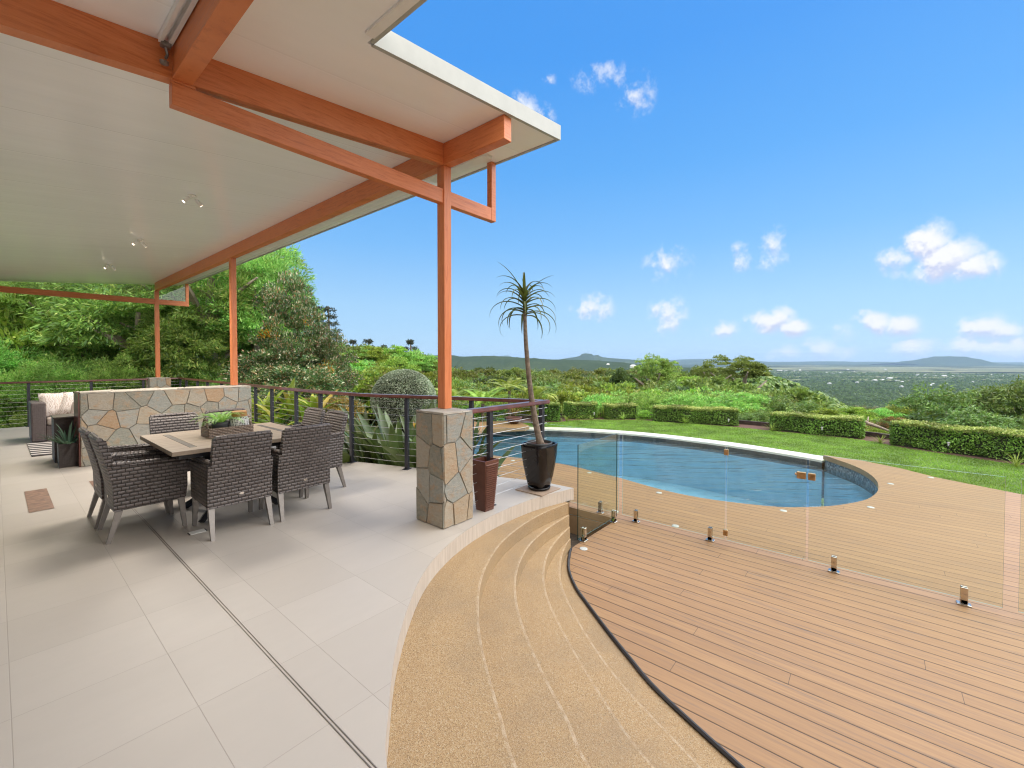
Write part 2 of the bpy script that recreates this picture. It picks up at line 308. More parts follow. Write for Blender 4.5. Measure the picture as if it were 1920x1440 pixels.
    c = ramp(t, noise(t, co, .9, 6, .65), [(.3, (.09, .17, .022)), (.5, (.12, .21, .028)), (.7, (.16, .25, .04))])
    c = mixc(t, maprange(t, noise(t, co, 45, 3, .7), .4, .65, 0, .6), c, (.075, .14, .018)); setc(t, p, c); p.inputs['Roughness'].default_value = .8
    bump(t, p, noise(t, co, 60, 4, .7), .03); MT['lawn'] = m
    def leafmat(name, stops, trans=.35, rough=.45, objvar=.25):
        m, t, p = newmat(name); out = [n for n in t.nodes if n.type == 'OUTPUT_MATERIAL'][0]
        g = node(t, 'ShaderNodeNewGeometry'); oi = node(t, 'ShaderNodeObjectInfo')
        gn = 2.1
        c = ramp(t, g.outputs['Random Per Island'], [(q, [min(.9, v*gn) for v in w]) for q, w in stops])
        hs = node(t, 'ShaderNodeHueSaturation', {'Hue': maprange(t, oi.outputs['Random'], 0, 1, .5-.03*objvar/.25, .5+.02*objvar/.25), 'Value': M(t, 'MULTIPLY', maprange(t, oi.outputs['Random'], 0, 1, 1-objvar, 1+objvar), maprange(t, noise(t, obj_co(t), 1.3, 3, .6), .34, .66, .55, 1.45)), 'Color': c}).outputs[0]
        setc(t, p, hs); p.inputs['Roughness'].default_value = rough; p.inputs['Specular IOR Level'].default_value = .35
        tl = node(t, 'ShaderNodeBsdfTranslucent', {0: mixc(t, .5, hs, (.20, .28, .02))})
        mx = node(t, 'ShaderNodeMixShader', {0: trans, 1: p.outputs[0], 2: tl.outputs[0]}); t.links.new(mx.outputs[0], out.inputs[0]); return m
    MT['lf_feather'] = leafmat('feathery_leaf', [(0, (.06, .145, .033)), (.4, (.12, .25, .054)), (.8, (.18, .31, .078)), (1, (.27, .34, .11))], .45)
    MT['lf_lance'] = leafmat('lance_leaf', [(0, (.045, .105, .027)), (.5, (.10, .20, .045)), (.85, (.17, .28, .065)), (1, (.30, .34, .10))], .45)
    MT['lf_gloss'] = leafmat('glossy_leaf', [(0, (.024, .05, .020)), (.4, (.045, .085, .03)), (.68, (.08, .12, .05)), (.72, (.14, .08, .045)), (.84, (.20, .11, .065)), (.88, (.20, .20, .13)), (1, (.30, .28, .20))], .25, .28)
    MT['lf_bright'] = leafmat('bright_leaf', [(0, (.055, .105, .014)), (.5, (.10, .165, .022)), (1, (.20, .25, .045))], .35, .45, .4)
    MT['lf_olive'] = leafmat('olive_leaf', [(0, (.035, .055, .012)), (.5, (.068, .092, .020)), (1, (.13, .145, .04))], .35, .45, .4)
    MT['lf_dark'] = leafmat('dark_leaf', [(0, (.016, .03, .011)), (.6, (.032, .055, .018)), (1, (.06, .085, .028))])
    MT['lf_conifer'] = leafmat('dark_conifer_leaf', [(0, (.010, .016, .010)), (1, (.028, .036, .020))], .1)
    MT['lf_mango'] = leafmat('drooping_leaf', [(0, (.035, .07, .015)), (.6, (.065, .125, .025)), (.93, (.11, .17, .04)), (1, (.17, .17, .06))])
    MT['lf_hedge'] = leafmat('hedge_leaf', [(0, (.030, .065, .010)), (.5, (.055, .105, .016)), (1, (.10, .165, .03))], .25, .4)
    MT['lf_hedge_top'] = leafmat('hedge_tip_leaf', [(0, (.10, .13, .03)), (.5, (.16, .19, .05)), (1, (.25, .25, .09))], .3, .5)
    MT['lf_grey'] = leafmat('grey_green_leaf', [(0, (.075, .10, .066)), (.5, (.14, .17, .118)), (1, (.24, .26, .195))], .15, .6)
    MT['lf_ti'] = leafmat('lime_strap_leaf', [(0, (.07, .13, .015)), (.5, (.13, .20, .025)), (.8, (.22, .27, .045)), (1, (.26, .20, .05))], .4, .35)
    MT['lf_strel'] = leafmat('paddle_leaf', [(0, (.020, .033, .014)), (.5, (.038, .056, .024)), (.85, (.065, .088, .042)), (1, (.10, .12, .06))], .2, .35)
    MT['lf_agave'] = leafmat('agave_leaf', [(0, (.025, .06, .045)), (1, (.06, .11, .08))], .1, .4)
    MT['lf_drac'] = leafmat('dracaena_leaf', [(0, (.026, .042, .013)), (.6, (.05, .07, .02)), (1, (.085, .085, .028))], .2, .4)
    MT['lf_fern'] = leafmat('fern_leaf', [(0, (.09, .15, .02)), (.6, (.15, .21, .035)), (1, (.22, .27, .06))], .35)
    MT['lf_croton'] = leafmat('rusty_orange_leaf', [(0, (.05, .055, .015)), (.4, (.09, .065, .022)), (.75, (.16, .08, .028)), (1, (.20, .13, .035))], .3)
    MT['fl_orange'] = leafmat('orange_petal', [(0, (.40, .13, .012)), (.6, (.50, .21, .025)), (1, (.52, .30, .06))], .3, .5, .05)
    MT['grass'] = leafmat('grass_blade', [(0, (.05, .115, .012)), (.5, (.09, .17, .02)), (1, (.15, .22, .035))], .3, .6, .02)
    MT['bark'] = simple('grey_brown_bark', (.16, .125, .095), .9, var=.35, vs=14, bumpd=.01, bs=30)
    MT['bark_pale'] = simple('pale_bark', (.27, .22, .17), .85, var=.35, vs=10, bumpd=.01, bs=30)
    MT['trunk_drac'] = simple('slender_grey_trunk', (.155, .12, .088), .85, var=.35, vs=30, bumpd=.004, bs=60)
    MT['twig'] = simple('dark_twig', (.025, .03, .014), .95)
    MT['sleeper'] = simple('dark_timber_sleeper', (.045, .028, .022), .8, var=.4, vs=9)
    # plain, hills
    m, t, p = newmat('wooded_country'); co = obj_co(t)
    n1 = noise(t, scalev(t, co, (1, 1, 3)), .0022, 9, .62); n2 = noise(t, co, .05, 5, .6)
    c = ramp(t, n1, [(.3, (.030, .050, .018)), (.55, (.048, .070, .025)), (.66, (.075, .10, .035)), (.75, (.12, .14, .055))])
    c = mixc(t, maprange(t, n2, .35, .65, 0, .6), c, (.016, .026, .010)); setc(t, p, c); p.inputs['Roughness'].default_value = 1; p.inputs['Specular IOR Level'].default_value = 0
    bump(t, p, n2, 6.0); MT['country'] = m
    m, t, p = newmat('open_field'); co = obj_co(t)
    setc(t, p, ramp(t, noise(t, co, .003, 6, .6), [(.35, (.10, .125, .045)), (.55, (.17, .18, .075)), (.7, (.24, .21, .11))])); p.inputs['Roughness'].default_value = 1; MT['field'] = m
    MT['shed'] = simple('white_sheet_roof', (.55, .55, .55), .5, var=.03)
    MT['mesh_black'] = simple('black_rubber_strip', (.02, .018, .022), .5)
    m, t, p = newmat('zigzag_rug'); co = obj_co(t); sp = node(t, 'ShaderNodeSeparateXYZ', {0: co})
    zz = M(t, 'PINGPONG', M(t, 'MULTIPLY', sp.outputs[0], 1.0), .5)
    f = M(t, 'FRACT', M(t, 'MULTIPLY', M(t, 'ADD', sp.outputs[1], M(t, 'MULTIPLY', zz, .35)), 4.2))
    setc(t, p, mixc(t, maprange(t, f, .28, .34), (.62, .58, .53), (.05, .042, .042))); p.inputs['Roughness'].default_value = .95; MT['rug'] = m
    m, t, p = newmat('pierced_white_ceramic'); co = obj_co(t)
    vo = node(t, 'ShaderNodeTexVoronoi', {'Vector': scalev(t, co, (1, 1, 1)), 'Scale': 60.0, 'Randomness': .25})
    setc(t, p, mixc(t, maprange(t, vo.outputs['Distance'], .34, .46), (.10, .09, .08), (.62, .60, .57))); bump(t, p, vo.outputs['Distance'], .004); MT['pierced'] = m
    MT['wood_lid'] = simple('honey_wood', (.42, .22, .07), .45, var=.2)
    MT['pot_grey'] = simple('charcoal_pot', (.05, .05, .052), .6, var=.15)
    MT['concrete'] = simple('rendered_wall', (.45, .42, .37), .85, var=.12, vs=5, bumpd=.002)
build_materials()

# ------------------------------------------------------------------ mesh helper
class MB:
    def __init__(s): s.v = []; s.f = []; s.mi = []; s.uv = None
    def add(s, verts, faces, m=0):
        o = len(s.v); s.v += [tuple(map(float, p)) for p in verts]; s.f += [tuple(i+o for i in f) for f in faces]; s.mi += [m]*len(faces)
    def box(s, c, d, rot=None, m=0, r=0.0, seg=2):
        if r > 0:
            bm = bmesh.new(); bmesh.ops.create_cube(bm, size=1)
            for v in bm.verts: v.co = Vector((v.co.x*d[0], v.co.y*d[1], v.co.z*d[2]))
            bmesh.ops.bevel(bm, geom=bm.edges[:], offset=r, segments=seg, affect='EDGES', profile=.5)
            vs = [v.co.copy() for v in bm.verts]; bm.verts.index_update(); fs = [[v.index for v in f.verts] for f in bm.faces]; bm.free()
        else:
            x, y, z = d[0]/2, d[1]/2, d[2]/2
            vs = [Vector(p) for p in ((-x, -y, -z), (x, -y, -z), (x, y, -z), (-x, y, -z), (-x, -y, z), (x, -y, z), (x, y, z), (-x, y, z))]
            fs = [(0, 3, 2, 1), (4, 5, 6, 7), (0, 1, 5, 4), (1, 2, 6, 5), (2, 3, 7, 6), (3, 0, 4, 7)]
        if rot is not None: vs = [rot @ v for v in vs]
        s.add([(v.x+c[0], v.y+c[1], v.z+c[2]) for v in vs], fs, m); return s
    def b2(s, a, b, m=0, r=0.0):
        return s.box([(a[i]+b[i])/2 for i in range(3)], [abs(b[i]-a[i]) for i in range(3)], None, m, r)
    def tube(s, pts, rad, n=8, m=0, cap=True):
        pts = [Vector(p) for p in pts]; rads = rad if isinstance(rad, (list, tuple)) else [rad]*len(pts)
        vs = []; fs = []; prev = None
        for i, p in enumerate(pts):
            d = (pts[min(i+1, len(pts)-1)]-pts[max(i-1, 0)]).normalized()
            if prev is None:
                a = d.orthogonal().normalized()
            else:
                a = (prev-d*prev.dot(d)).normalized()
            prev = a; b = d.cross(a)
            for k in range(n):
                t = 2*PI*k/n; vs.append(p+(a*math.cos(t)+b*math.sin(t))*rads[i])
        for i in range(len(pts)-1):
            for k in range(n): fs.append((i*n+k, i*n+(k+1) % n, (i+1)*n+(k+1) % n, (i+1)*n+k))
        if cap: fs.append(tuple(range(n))[::-1]); fs.append(tuple((len(pts)-1)*n+k for k in range(n)))
        s.add(vs, fs, m); return s
    def sweep(s, pts, prof, m=0, closed=False):          # profile (offset across, up) along a level path
        pts = [Vector(p) for p in pts]; n = len(prof); vs = []; fs = []; L = len(pts)
        for i, p in enumerate(pts):
            d0 = (p-pts[i-1]).normalized() if i > 0 else None; d1 = (pts[i+1]-p).normalized() if i < L-1 else None
            if closed: d0 = (p-pts[i-1]).normalized(); d1 = (pts[(i+1) % L]-p).normalized()
            d = ((d0 or d1)+(d1 or d0)).normalized(); k = Vector((d.y, -d.x, 0)).normalized()
            cosv = max(.35, d.dot(d1 or d0))
            for (a, b) in prof: vs.append(p+k*(a/cosv)+Vector((0, 0, b)))
        R = L if closed else L-1
        for i in range(R):
            j = (i+1) % L
            for q in range(n): fs.append((i*n+q, i*n+(q+1) % n, j*n+(q+1) % n, j*n+q))
        if not closed: fs.append(tuple(range(n))); fs.append(tuple((L-1)*n+q for q in range(n))[::-1])
        s.add(vs, fs, m); return s
    def lathe(s, prof, c=(0, 0, 0), n=32, m=0):
        vs = []; fs = []
        for (r, z) in prof:
            for k in range(n): vs.append((c[0]+r*math.cos(2*PI*k/n), c[1]+r*math.sin(2*PI*k/n), c[2]+z))
        for i in range(len(prof)-1):
            for k in range(n): fs.append((i*n+k, i*n+(k+1) % n, (i+1)*n+(k+1) % n, (i+1)*n+k))
        s.add(vs, fs, m); return s
    def poly(s, outer, z, holes=(), m=0):
        loops = [[Vector((p[0], p[1], 0)) for p in outer]]+[[Vector((p[0], p[1], 0)) for p in h] for h in holes]
        flat = [v for l in loops for v in l]; tris = tessellate_polygon(loops); fs = []
        for tr in tris:
            a, b, c = (flat[i] for i in tr)
            fs.append(tuple(tr) if (b-a).cross(c-a).z > 0 else tuple(tr)[::-1])
        s.add([(v.x, v.y, z) for v in flat], fs, m); return s
    def skirt(s, loop, z0, z1, m=0, closed=True):
        n = len(loop); vs = [(p[0], p[1], z0) for p in loop]+[(p[0], p[1], z1) for p in loop]
        fs = [(i, (i+1) % n, n+(i+1) % n, n+i) for i in range(n if closed else n-1)]; s.add(vs, fs, m); return s
    def strip(s, A, B, m=0):
        n = len(A); s.add(list(A)+list(B), [(i, i+1, n+i+1, n+i) for i in range(n-1)], m); return s
    def build(s, name, mats, parent=None, smooth=False, loc=None, autosmooth=None):
        me = bpy.data.meshes.new(name); me.from_pydata(s.v, [], s.f)
        for mm in (mats if isinstance(mats, (list, tuple)) else [mats]): me.materials.append(MT[mm] if isinstance(mm, str) else mm)
        me.polygons.foreach_set('material_index', s.mi)
        me.update()
        uvl = me.uv_layers.new(name='UVMap'); nl = len(me.loops)
        vi = np.empty(nl, np.int32); me.loops.foreach_get('vertex_index', vi); co = np.array(s.v, float)
        if s.uv is not None: uv = np.array(s.uv, float)[vi]
        else:
            npol = len(me.polygons); nr = np.empty(npol*3); me.polygons.foreach_get('normal', nr); nr = np.abs(nr.reshape(-1, 3))
            lt = np.empty(npol, np.int32); me.polygons.foreach_get('loop_total', lt); ax = np.repeat(nr.argmax(1), lt)
            P = co[vi]; uv = np.where((ax == 0)[:, None], P[:, [1, 2]], np.where((ax == 1)[:, None], P[:, [0, 2]], P[:, [0, 1]]))
        uvl.data.foreach_set('uv', uv.astype(np.float32).ravel())
        if smooth:
            me.polygons.foreach_set('use_smooth', [True]*len(me.polygons))
        if autosmooth: me.shade_smooth_by_angle(autosmooth) if hasattr(me, 'shade_smooth_by_angle') else None
        o = bpy.data.objects.new(name, me); COL.objects.link(o)
        if parent is not None: o.parent = parent
        if loc is not None: o.location = loc
        return o
def smoothang(o, deg=40):
    me = o.data; bm = bmesh.new(); bm.from_mesh(me)
    for f in bm.faces: f.smooth = True
    for e in bm.edges: e.smooth = len(e.link_faces) == 2 and e.calc_face_angle(0) < math.radians(deg)
    bm.to_mesh(me); bm.free(); return o
def thing(name, label, cat, loc=(0, 0, 0), rz=0, group=None):
    o = bpy.data.objects.new(name, None); COL.objects.link(o); o.location = loc; o.rotation_euler = (0, 0, rz); o.empty_display_size = .2
    o['label'] = label; o['category'] = cat
    if group: o['group'] = group
    return o
def tag(o, label, cat, group=None):
    o['label'] = label; o['category'] = cat
    if group: o['group'] = group
    return o
def struct(o, kind='structure'): o['kind'] = kind; return o
KIDS = {}
def kids(o): return [c for c in bpy.data.objects if c.parent == o]
def dup(o, parent=None, tree=None):
    if tree is None:
        tree = {}
        for c in bpy.data.objects:
            if c.parent: tree.setdefault(c.parent.name, []).append(c)
    c = o.copy(); COL.objects.link(c)
    if parent is not None: c.parent = parent
    for k in tree.get(o.name, []): dup(k, c, tree)
    return c
def catmull(P, per=8):
    P = [np.array(p, float) for p in P]; Q = [2*P[0]-P[1]]+P+[2*P[-1]-P[-2]]; out = []
    for i in range(1, len(Q)-2):
        for k in range(per):
            t = k/per; a, b, c, d = Q[i-1], Q[i], Q[i+1], Q[i+2]
            out.append(.5*((2*b)+(-a+c)*t+(2*a-5*b+4*c-d)*t*t+(-a+3*b-3*c+d)*t**3))
    out.append(P[-1]); return out
def resample(P, n):
    P = np.array(P, float); s = np.r_[0, np.cumsum(np.linalg.norm(np.diff(P, axis=0), axis=1))]; u = np.linspace(0, s[-1], n)
    return [tuple(np.interp(u, s, P[:, k]) for k in range(P.shape[1])) for u in u]

#@@SCENE@@

# ================================================================== SETTING
TERR = catmull([(.45, -8), (.50, -3.5), (.56, -1.2), (.6, -.4), (.67, .35), (.79, .98), (.96, 1.44), (1.13, 1.68), (1.33, 1.93), (1.51, 2.12), (1.69, 2.29), (1.94, 2.5), (2.22, 2.68), (2.56, 2.83), (2.91, 2.93), (3.32, 2.99), (3.72, 3.0), (4.08, 2.97), (4.61, 2.85)], 6)
EDGE = [(4.61, 2.85), (4.59, 3.3), (4.45, 3.75), (4.28, 4.25), (3.96, 5.22), (3.63, 6.2), (3.55, 7.0), (3.53, 8.0), (3.53, 12.0), (3.53, 15.62)]
terr_loop = [tuple(p) for p in TERR]+EDGE[1:]+[(-7, 15.62), (-7, -8)]
mb = MB(); mb.poly(terr_loop, 0.0); struct(mb.build('terrace_floor', 'tile'))
front = [tuple(p) for p in TERR]+EDGE[1:]
mb = MB(); arc = 0; uv = []
for i, p in enumerate(front):
    if i: arc += math.dist(p, front[i-1])
    uv += [(arc, 0), (arc, -.145)]
mb.add([q for p in front for q in ((p[0], p[1], -.0005), (p[0], p[1], -.145))], [(2*i, 2*i+1, 2*i+3, 2*i+2) for i in range(len(front)-1)]); mb.uv = uv
struct(mb.build('terrace_fascia', 'fascia_tile'))
base = [(4.47, 2.84), (4.47, 3.3), (4.33, 3.75), (4.16, 4.2), (3.84, 5.18), (3.51, 6.15), (3.43, 7), (3.41, 8), (3.41, 15.5), (-7, 15.5)]
mb = MB(); mb.skirt(base, -.14, -1.6, closed=False); mb.strip([(x, y, -.145) for x, y in base], [(x+.14*(1 if x < 4.4 or 1 else 0), y+.02, -.145) for x, y in base]); struct(mb.build('terrace_wall', 'agg'))
NS = 150; END = (4.47, 2.825)
C0 = resample([tuple(p) for p in TERR], NS); C0 = C0[:-1]+[(4.60, 2.846)]
def crv(P): return resample([tuple(q) for q in catmull(P, 6)], NS)
E1 = crv([(.93, -8), (.95, -2.5), (.97, -1.4), (1.02, -.3), (1.17, .6), (1.40, 1.13), (1.57, 1.38), (1.79, 1.69), (2.03, 1.98), (2.37, 2.3), (2.73, 2.54), (3.16, 2.73), (3.67, 2.84), (4.08, 2.86), (4.47, 2.835)])
E2 = crv([(1.18, -8), (1.2, -2.5), (1.25, -1.2), (1.4, .1), (1.72, .93), (1.91, 1.21), (2.11, 1.52), (2.37, 1.87), (2.64, 2.16), (3.0, 2.44), (3.45, 2.66), (3.91, 2.77), (4.47, 2.825)])
E3 = crv([(1.47, -8), (1.5, -2.5), (1.57, -1.2), (1.76, 0), (2.08, .8), (2.29, 1.17), (2.59, 1.6), (2.95, 2.05), (3.27, 2.34), (3.65, 2.57), (4.02, 2.71), (4.47, 2.815)])
E4 = crv([(1.77, -8), (1.8, -2.5), (1.88, -1.2), (2.12, 0), (2.53, .96), (2.73, 1.35), (2.98, 1.71), (3.28, 2.07), (3.57, 2.35), (3.96, 2.6), (4.31, 2.76), (4.47, 2.805)])
ST = crv([(2.03, -8), (2.05, -2.5), (2.15, -1.2), (2.4, -.15), (2.68, .54), (2.93, 1.11), (3.12, 1.41), (3.31, 1.69), (3.55, 2.02), (3.76, 2.29), (4.06, 2.56), (4.47, 2.795)])
def off(A, B, d):                                   # points of curve A moved d towards curve B
    o = []
    for a, b in zip(A, B):
        L = math.dist(a, b); k = min(.45, d/max(L, 1e-4)); o.append((a[0]+(b[0]-a[0])*k, a[1]+(b[1]-a[1])*k))
    return o
mb = MB(); Z = [-.145, -.29, -.435, -.58, -.716]; CH = [C0, E1, E2, E3, E4, ST]
def z3(P, z): return [(p[0], p[1], z) for p in P]
for k in range(5):
    A, B = CH[k], CH[k+1]; z = Z[k]
    if k < 4:
        w = off(B, A, .020); w0 = off(B, A, .004)
        mb.strip(z3(A, z), z3(w, z)); mb.strip(z3(w, z), z3(w0, z), 1); mb.strip(z3(w0, z), z3(B, z-.006), 1)
        mb.strip(z3(B, z-.006), z3(B, Z[k+1]))
    else: mb.strip(z3(A, z), z3(B, z))
mb.strip(z3([END, (4.47, 2.84)], -.145), z3([END, (4.47, 2.84)], -1.2))
mb.strip(z3(ST, -.716), z3(ST, -.95))
struct(mb.build('steps', ['agg', 'agg_worn']))
mb = MB(); mb.tube([(p[0], p[1], -.705) for p in off(ST, E4, .012)], .016, 6); struct(mb.build('deck_edge_strip', 'mesh_black'))

POOLN = [tuple(p) for p in catmull([(7.45, 7.75), (7.62, 7.35), (7.8, 6.85), (7.98, 6.2), (8.08, 5.4), (8.03, 4.84), (7.86, 3.85), (7.62, 2.87), (7.6, 2.1), (7.85, 1.24), (8.13, .83), (8.57, .43), (9.14, .11), (9.6, -.03), (10.15, -.1), (10.84, -.08), (11.5, .06), (12.07, .3), (12.53, .61), (12.96, .91)], 5)]
LAWNB = [(12.79, .16), (12.41, -.48), (11.89, -1.0), (11.47, -1.75), (11.2, -2.3), (10.8, -3.2), (10.5, -5), (10.4, -9)]
deck_loop = [(p[0]+.006, p[1]) for p in ST][::1]+[(4.56, 2.83), (5.78, 2.83), (5.78, 7.3), (7.2, 7.75)]+POOLN+LAWNB+[(2.03, -9)]
mb = MB(); mb.poly(deck_loop, -.72); struct(mb.build('deck', 'deck'))
mb = MB(); dl = [(4.56, 2.83), (5.78, 2.83), (5.78, 7.3), (7.2, 7.75)]+POOLN+LAWNB
mb.skirt(dl, -.7215, -.83, closed=False)
mb.skirt([(4.56, 2.845), (5.765, 2.845), (5.765, 7.3)], -.83, -1.3, m=0, closed=False); struct(mb.build('deck_fascia', 'deck_edge'))
def offset(P, d):
    o = []
    for i, p in enumerate(P):
        a = P[max(0, i-1)]; b = P[min(len(P)-1, i+1)]; L = math.dist(a, b) or 1
        o.append((p[0]+(b[1]-a[1])/L*d, p[1]-(b[0]-a[0])/L*d))
    return o
NEARW = offset(POOLN, .035)
FARIN = [tuple(p) for p in catmull([(12.93, .93), (13.08, 1.3), (13.27, 2.01), (13.48, 2.95), (13.58, 3.9), (13.62, 5.2), (13.46, 6.4), (13.02, 7.8), (12.5, 8.85), (12.11, 9.4), (11.9, 9.75)], 6)]
FAROUT = offset(FARIN, .56)
pool_loop = NEARW+FARIN+[(11.0, 10.5), (9.6, 10.6), (8.4, 9.9), (7.5, 8.7)]
# basin
mb = MB(); mb.poly(pool_loop, -2.3, m=0); 
mb.skirt(NEARW, -.83, -1.13, m=1, closed=False); mb.skirt(NEARW, -1.13, -2.3, m=0, closed=False)
rest = FARIN+[(11.0, 10.5), (9.6, 10.6), (8.4, 9.9), (7.5, 8.7), NEARW[0]]
mb.skirt(rest, -.91, -1.13, m=2, closed=False); mb.skirt(rest, -1.13, -2.3, m=0, closed=False)
struct(mb.build('pool_basin', ['pool_int', 'mosaic', 'dark_tile']))
mb = MB(); mb.poly(pool_loop, -.985); struct(mb.build('pool_water', 'water'))
mb = MB(); mb.poly(FARIN+FAROUT[::-1], -.86); mb.skirt(FARIN+FAROUT[::-1], -.86, -.91); struct(mb.build('pool_coping', 'coping'))
PL = [(9.2, 9.9), (9.83, 9.86), (10.51, 9.71), (11.15, 9.38), (11.53, 9.06), (11.95, 9.2), (12.6, 10.3), (11.9, 11.0), (10.9, 11.6), (9.4, 11.9)]
mb = MB(); mb.poly(PL, -.70); mb.skirt(PL, -.70, -.82, m=1); mb.poly(PL[::-1], -.82, m=1); struct(mb.build('pool_platform', ['deck', 'deck_edge']))
# lawn + garden bed
LE = [(12.9, 10.6), (13.6, 10.2), (14.3, 9.55), (15.2, 9.35), (16.1, 8.5), (16.95, 7.2), (17.0, 6.5), (17.25, 5.2), (17.42, 3.8), (17.3, 2.75), (17.1, .2), (16.35, -.65), (15.4, -2.7), (14.5, -5), (13.4, -9)]
LE = [tuple(p) for p in catmull(LE, 4)]
lawn_loop = [(12.96, .92)]+FAROUT+[(12.6, 10.2)]+LE+LAWNB[::-1]
mb = MB(); mb.poly(lawn_loop, -.872); struct(mb.build('lawn', 'lawn'))
BEDO = offset(LE, -1.15)
mb = MB(); mb.poly(offset(LE, .5)[::-1]+BEDO, -.885); mb.skirt(BEDO, -.885, -3.2, closed=False); struct(mb.build('garden_bed', 'soil'))
mb = MB(); mb.sweep([(p[0], p[1], -.84) for p in BEDO[::2]], [(-.06, -.1), (.06, -.1), (.06, .1), (-.06, .1)]); tag(mb.build('sleeper_edging', 'sleeper'), 'dark timber sleeper edging behind the clipped hedges', 'garden edging')
mb = MB(); mb.poly([(4.3, 2.84), (5.79, 2.84), (5.79, 7.3), (7.2, 7.76), (7.6, 8.9), (8.3, 10), (9.6, 10.65), (9.4, 12), (7, 14), (3.4, 16), (3.4, 6), (4.1, 4.2)], -1.12); struct(mb.build('planting_bed', 'earth'))

# ================================================================== PAVILION
def ceil(x): return 3.785+.105*(x-2.93)
pav = thing('patio_pavilion', 'white flat roofed patio shelter with orange timber beams and slender posts', 'pavilion', (0, 0, 0))
RL = [(-6, -3.2), (1.57, -3.2), (1.57, 2.53), (3.73, 2.53), (3.73, 16.1), (-6, 16.1)]
mb = MB(); mb.poly(RL, 0); low = [(v[0], v[1], ceil(v[0])) for v in mb.v]; fcs = list(mb.f)
mb = MB(); mb.add(low, [f[::-1] for f in fcs]); mb.add([(v[0], v[1], v[2]+.12) for v in low], fcs)
n = len(RL); mb.add([(p[0], p[1], ceil(p[0])) for p in RL]+[(p[0], p[1], ceil(p[0])+.12) for p in RL], [(i, (i+1) % n, n+(i+1) % n, n+i) for i in range(n)])
mb.build('roof_panel', 'ceil', pav)
mb = MB()
def slab(mb, x0, x1, y0, y1, zl, zh, m=0):          # bar following the roof slope
    mb.add([(x0, y0, ceil(x0)+zl), (x1, y0, ceil(x1)+zl), (x1, y1, ceil(x1)+zl), (x0, y1, ceil(x0)+zl), (x0, y0, ceil(x0)+zh), (x1, y0, ceil(x1)+zh), (x1, y1, ceil(x1)+zh), (x0, y1, ceil(x0)+zh)],
           [(0, 3, 2, 1), (4, 5, 6, 7), (0, 1, 5, 4), (1, 2, 6, 5), (2, 3, 7, 6), (3, 0, 4, 7)], m)
slab(mb, 1.60, 3.765, 2.495, 2.528, -.012, .135)
slab(mb, 1.573, 1.60, -3.2, 2.495, -.012, .135)
slab(mb, 3.733, 3.765, 2.53, 16.12, -.012, .135)
mb.build('fascia', 'fascia', pav)
mb = MB(); slab(mb, 3.40, 3.55, 3.25, 16.0, -.035, -.002); slab(mb, 1.50, 1.565, -3.1, 2.44, -.02, -.003); mb.build('soffit_trim', 'white', pav)
def bar(name, x0, x1, y0, y1, zl, zh, mat='timber', r=.004):
    mb = MB(); mb.b2((x0, y0, zl), (x1, y1, zh), 0, r); return mb.build(name, mat, pav)
mb = MB(); mb.b2((2.93, 2.54, 3.57), (3.03, 15.66, 3.783), 0, .004); mb.build('edge_beam', 'timber', pav)
mb = MB(); mb.b2((.73, -3.1, 3.345), (.835, 3.352, 3.556), 0, .004); mb.build('inner_beam', 'timber', pav)
for (yy, x0) in ((3.354, -5.8), (15.66, -5.8)):
    if yy < 5: mb = MB(); slab(mb, x0, 2.928, yy, yy+.085, -.212, -.001); mb.build('cross_beam', 'timber', pav)
    b = bar('tie_beam', .73 if yy < 5 else -5.8, 3.655, yy+.006, yy+.078, 3.19, 3.332)
    bar('tie_upright', 3.657, 3.73, yy+.006, yy+.078, 3.19, ceil(3.66)-.002)
    if yy < 5: bar('tie_upright', .73, .855, yy+.004, yy+.08, 3.334, 3.352)
    mb = MB(); xs = (.9, 2.928) if yy < 5 else (-1.2, 2.928); cb = .213 if yy < 5 else .002
    mb.add([(x, yy+.04+d, z) for d in (0, .008) for (x, z) in ((xs[0], 3.333), (xs[1], 3.333), (xs[1], ceil(xs[1])-cb), (xs[0], max(3.3345, ceil(xs[0])-cb)))],
           [(0, 1, 2, 3), (7, 6, 5, 4), (0, 4, 5, 1), (1, 5, 6, 2), (2, 6, 7, 3), (3, 7, 4, 0)]); mb.build('glass_infill', 'glass_roof', pav)
    if yy > 5:
        mb = MB(); mb.b2((3.04, yy+.04, 3.334), (3.655, yy+.048, 3.78)); mb.build('glass_infill', 'glass_roof', pav)
for (y0, zb) in ((3.346, 1.1), (9.5, 1.11), (15.65, 1.1)): bar('post', 2.932, 3.028, y0-.002, y0+.108, zb, 3.5695, 'timber_post', r=.006)
mb = MB(); slab(mb, .655, .675, -3, 3.3, -.045, -.002); slab(mb, .70, .722, -3, 3.3, -.045, -.002); mb.build('blind_track', 'white', pav)
mb = MB(); mb.box((.69, 3.30, 3.50), (.05, .05, .03), None, 0, .006); mb.tube([(.69, 3.30, 3.485), (.70, 3.31, 3.45), (.69, 3.30, 3.42)], .008, 6); mb.lathe([(0, 0), (.022, .005), (.024, .02), (0, .03)], (.685, 3.315, 3.385), 10); mb.build('blind_latch', 'alu', pav)

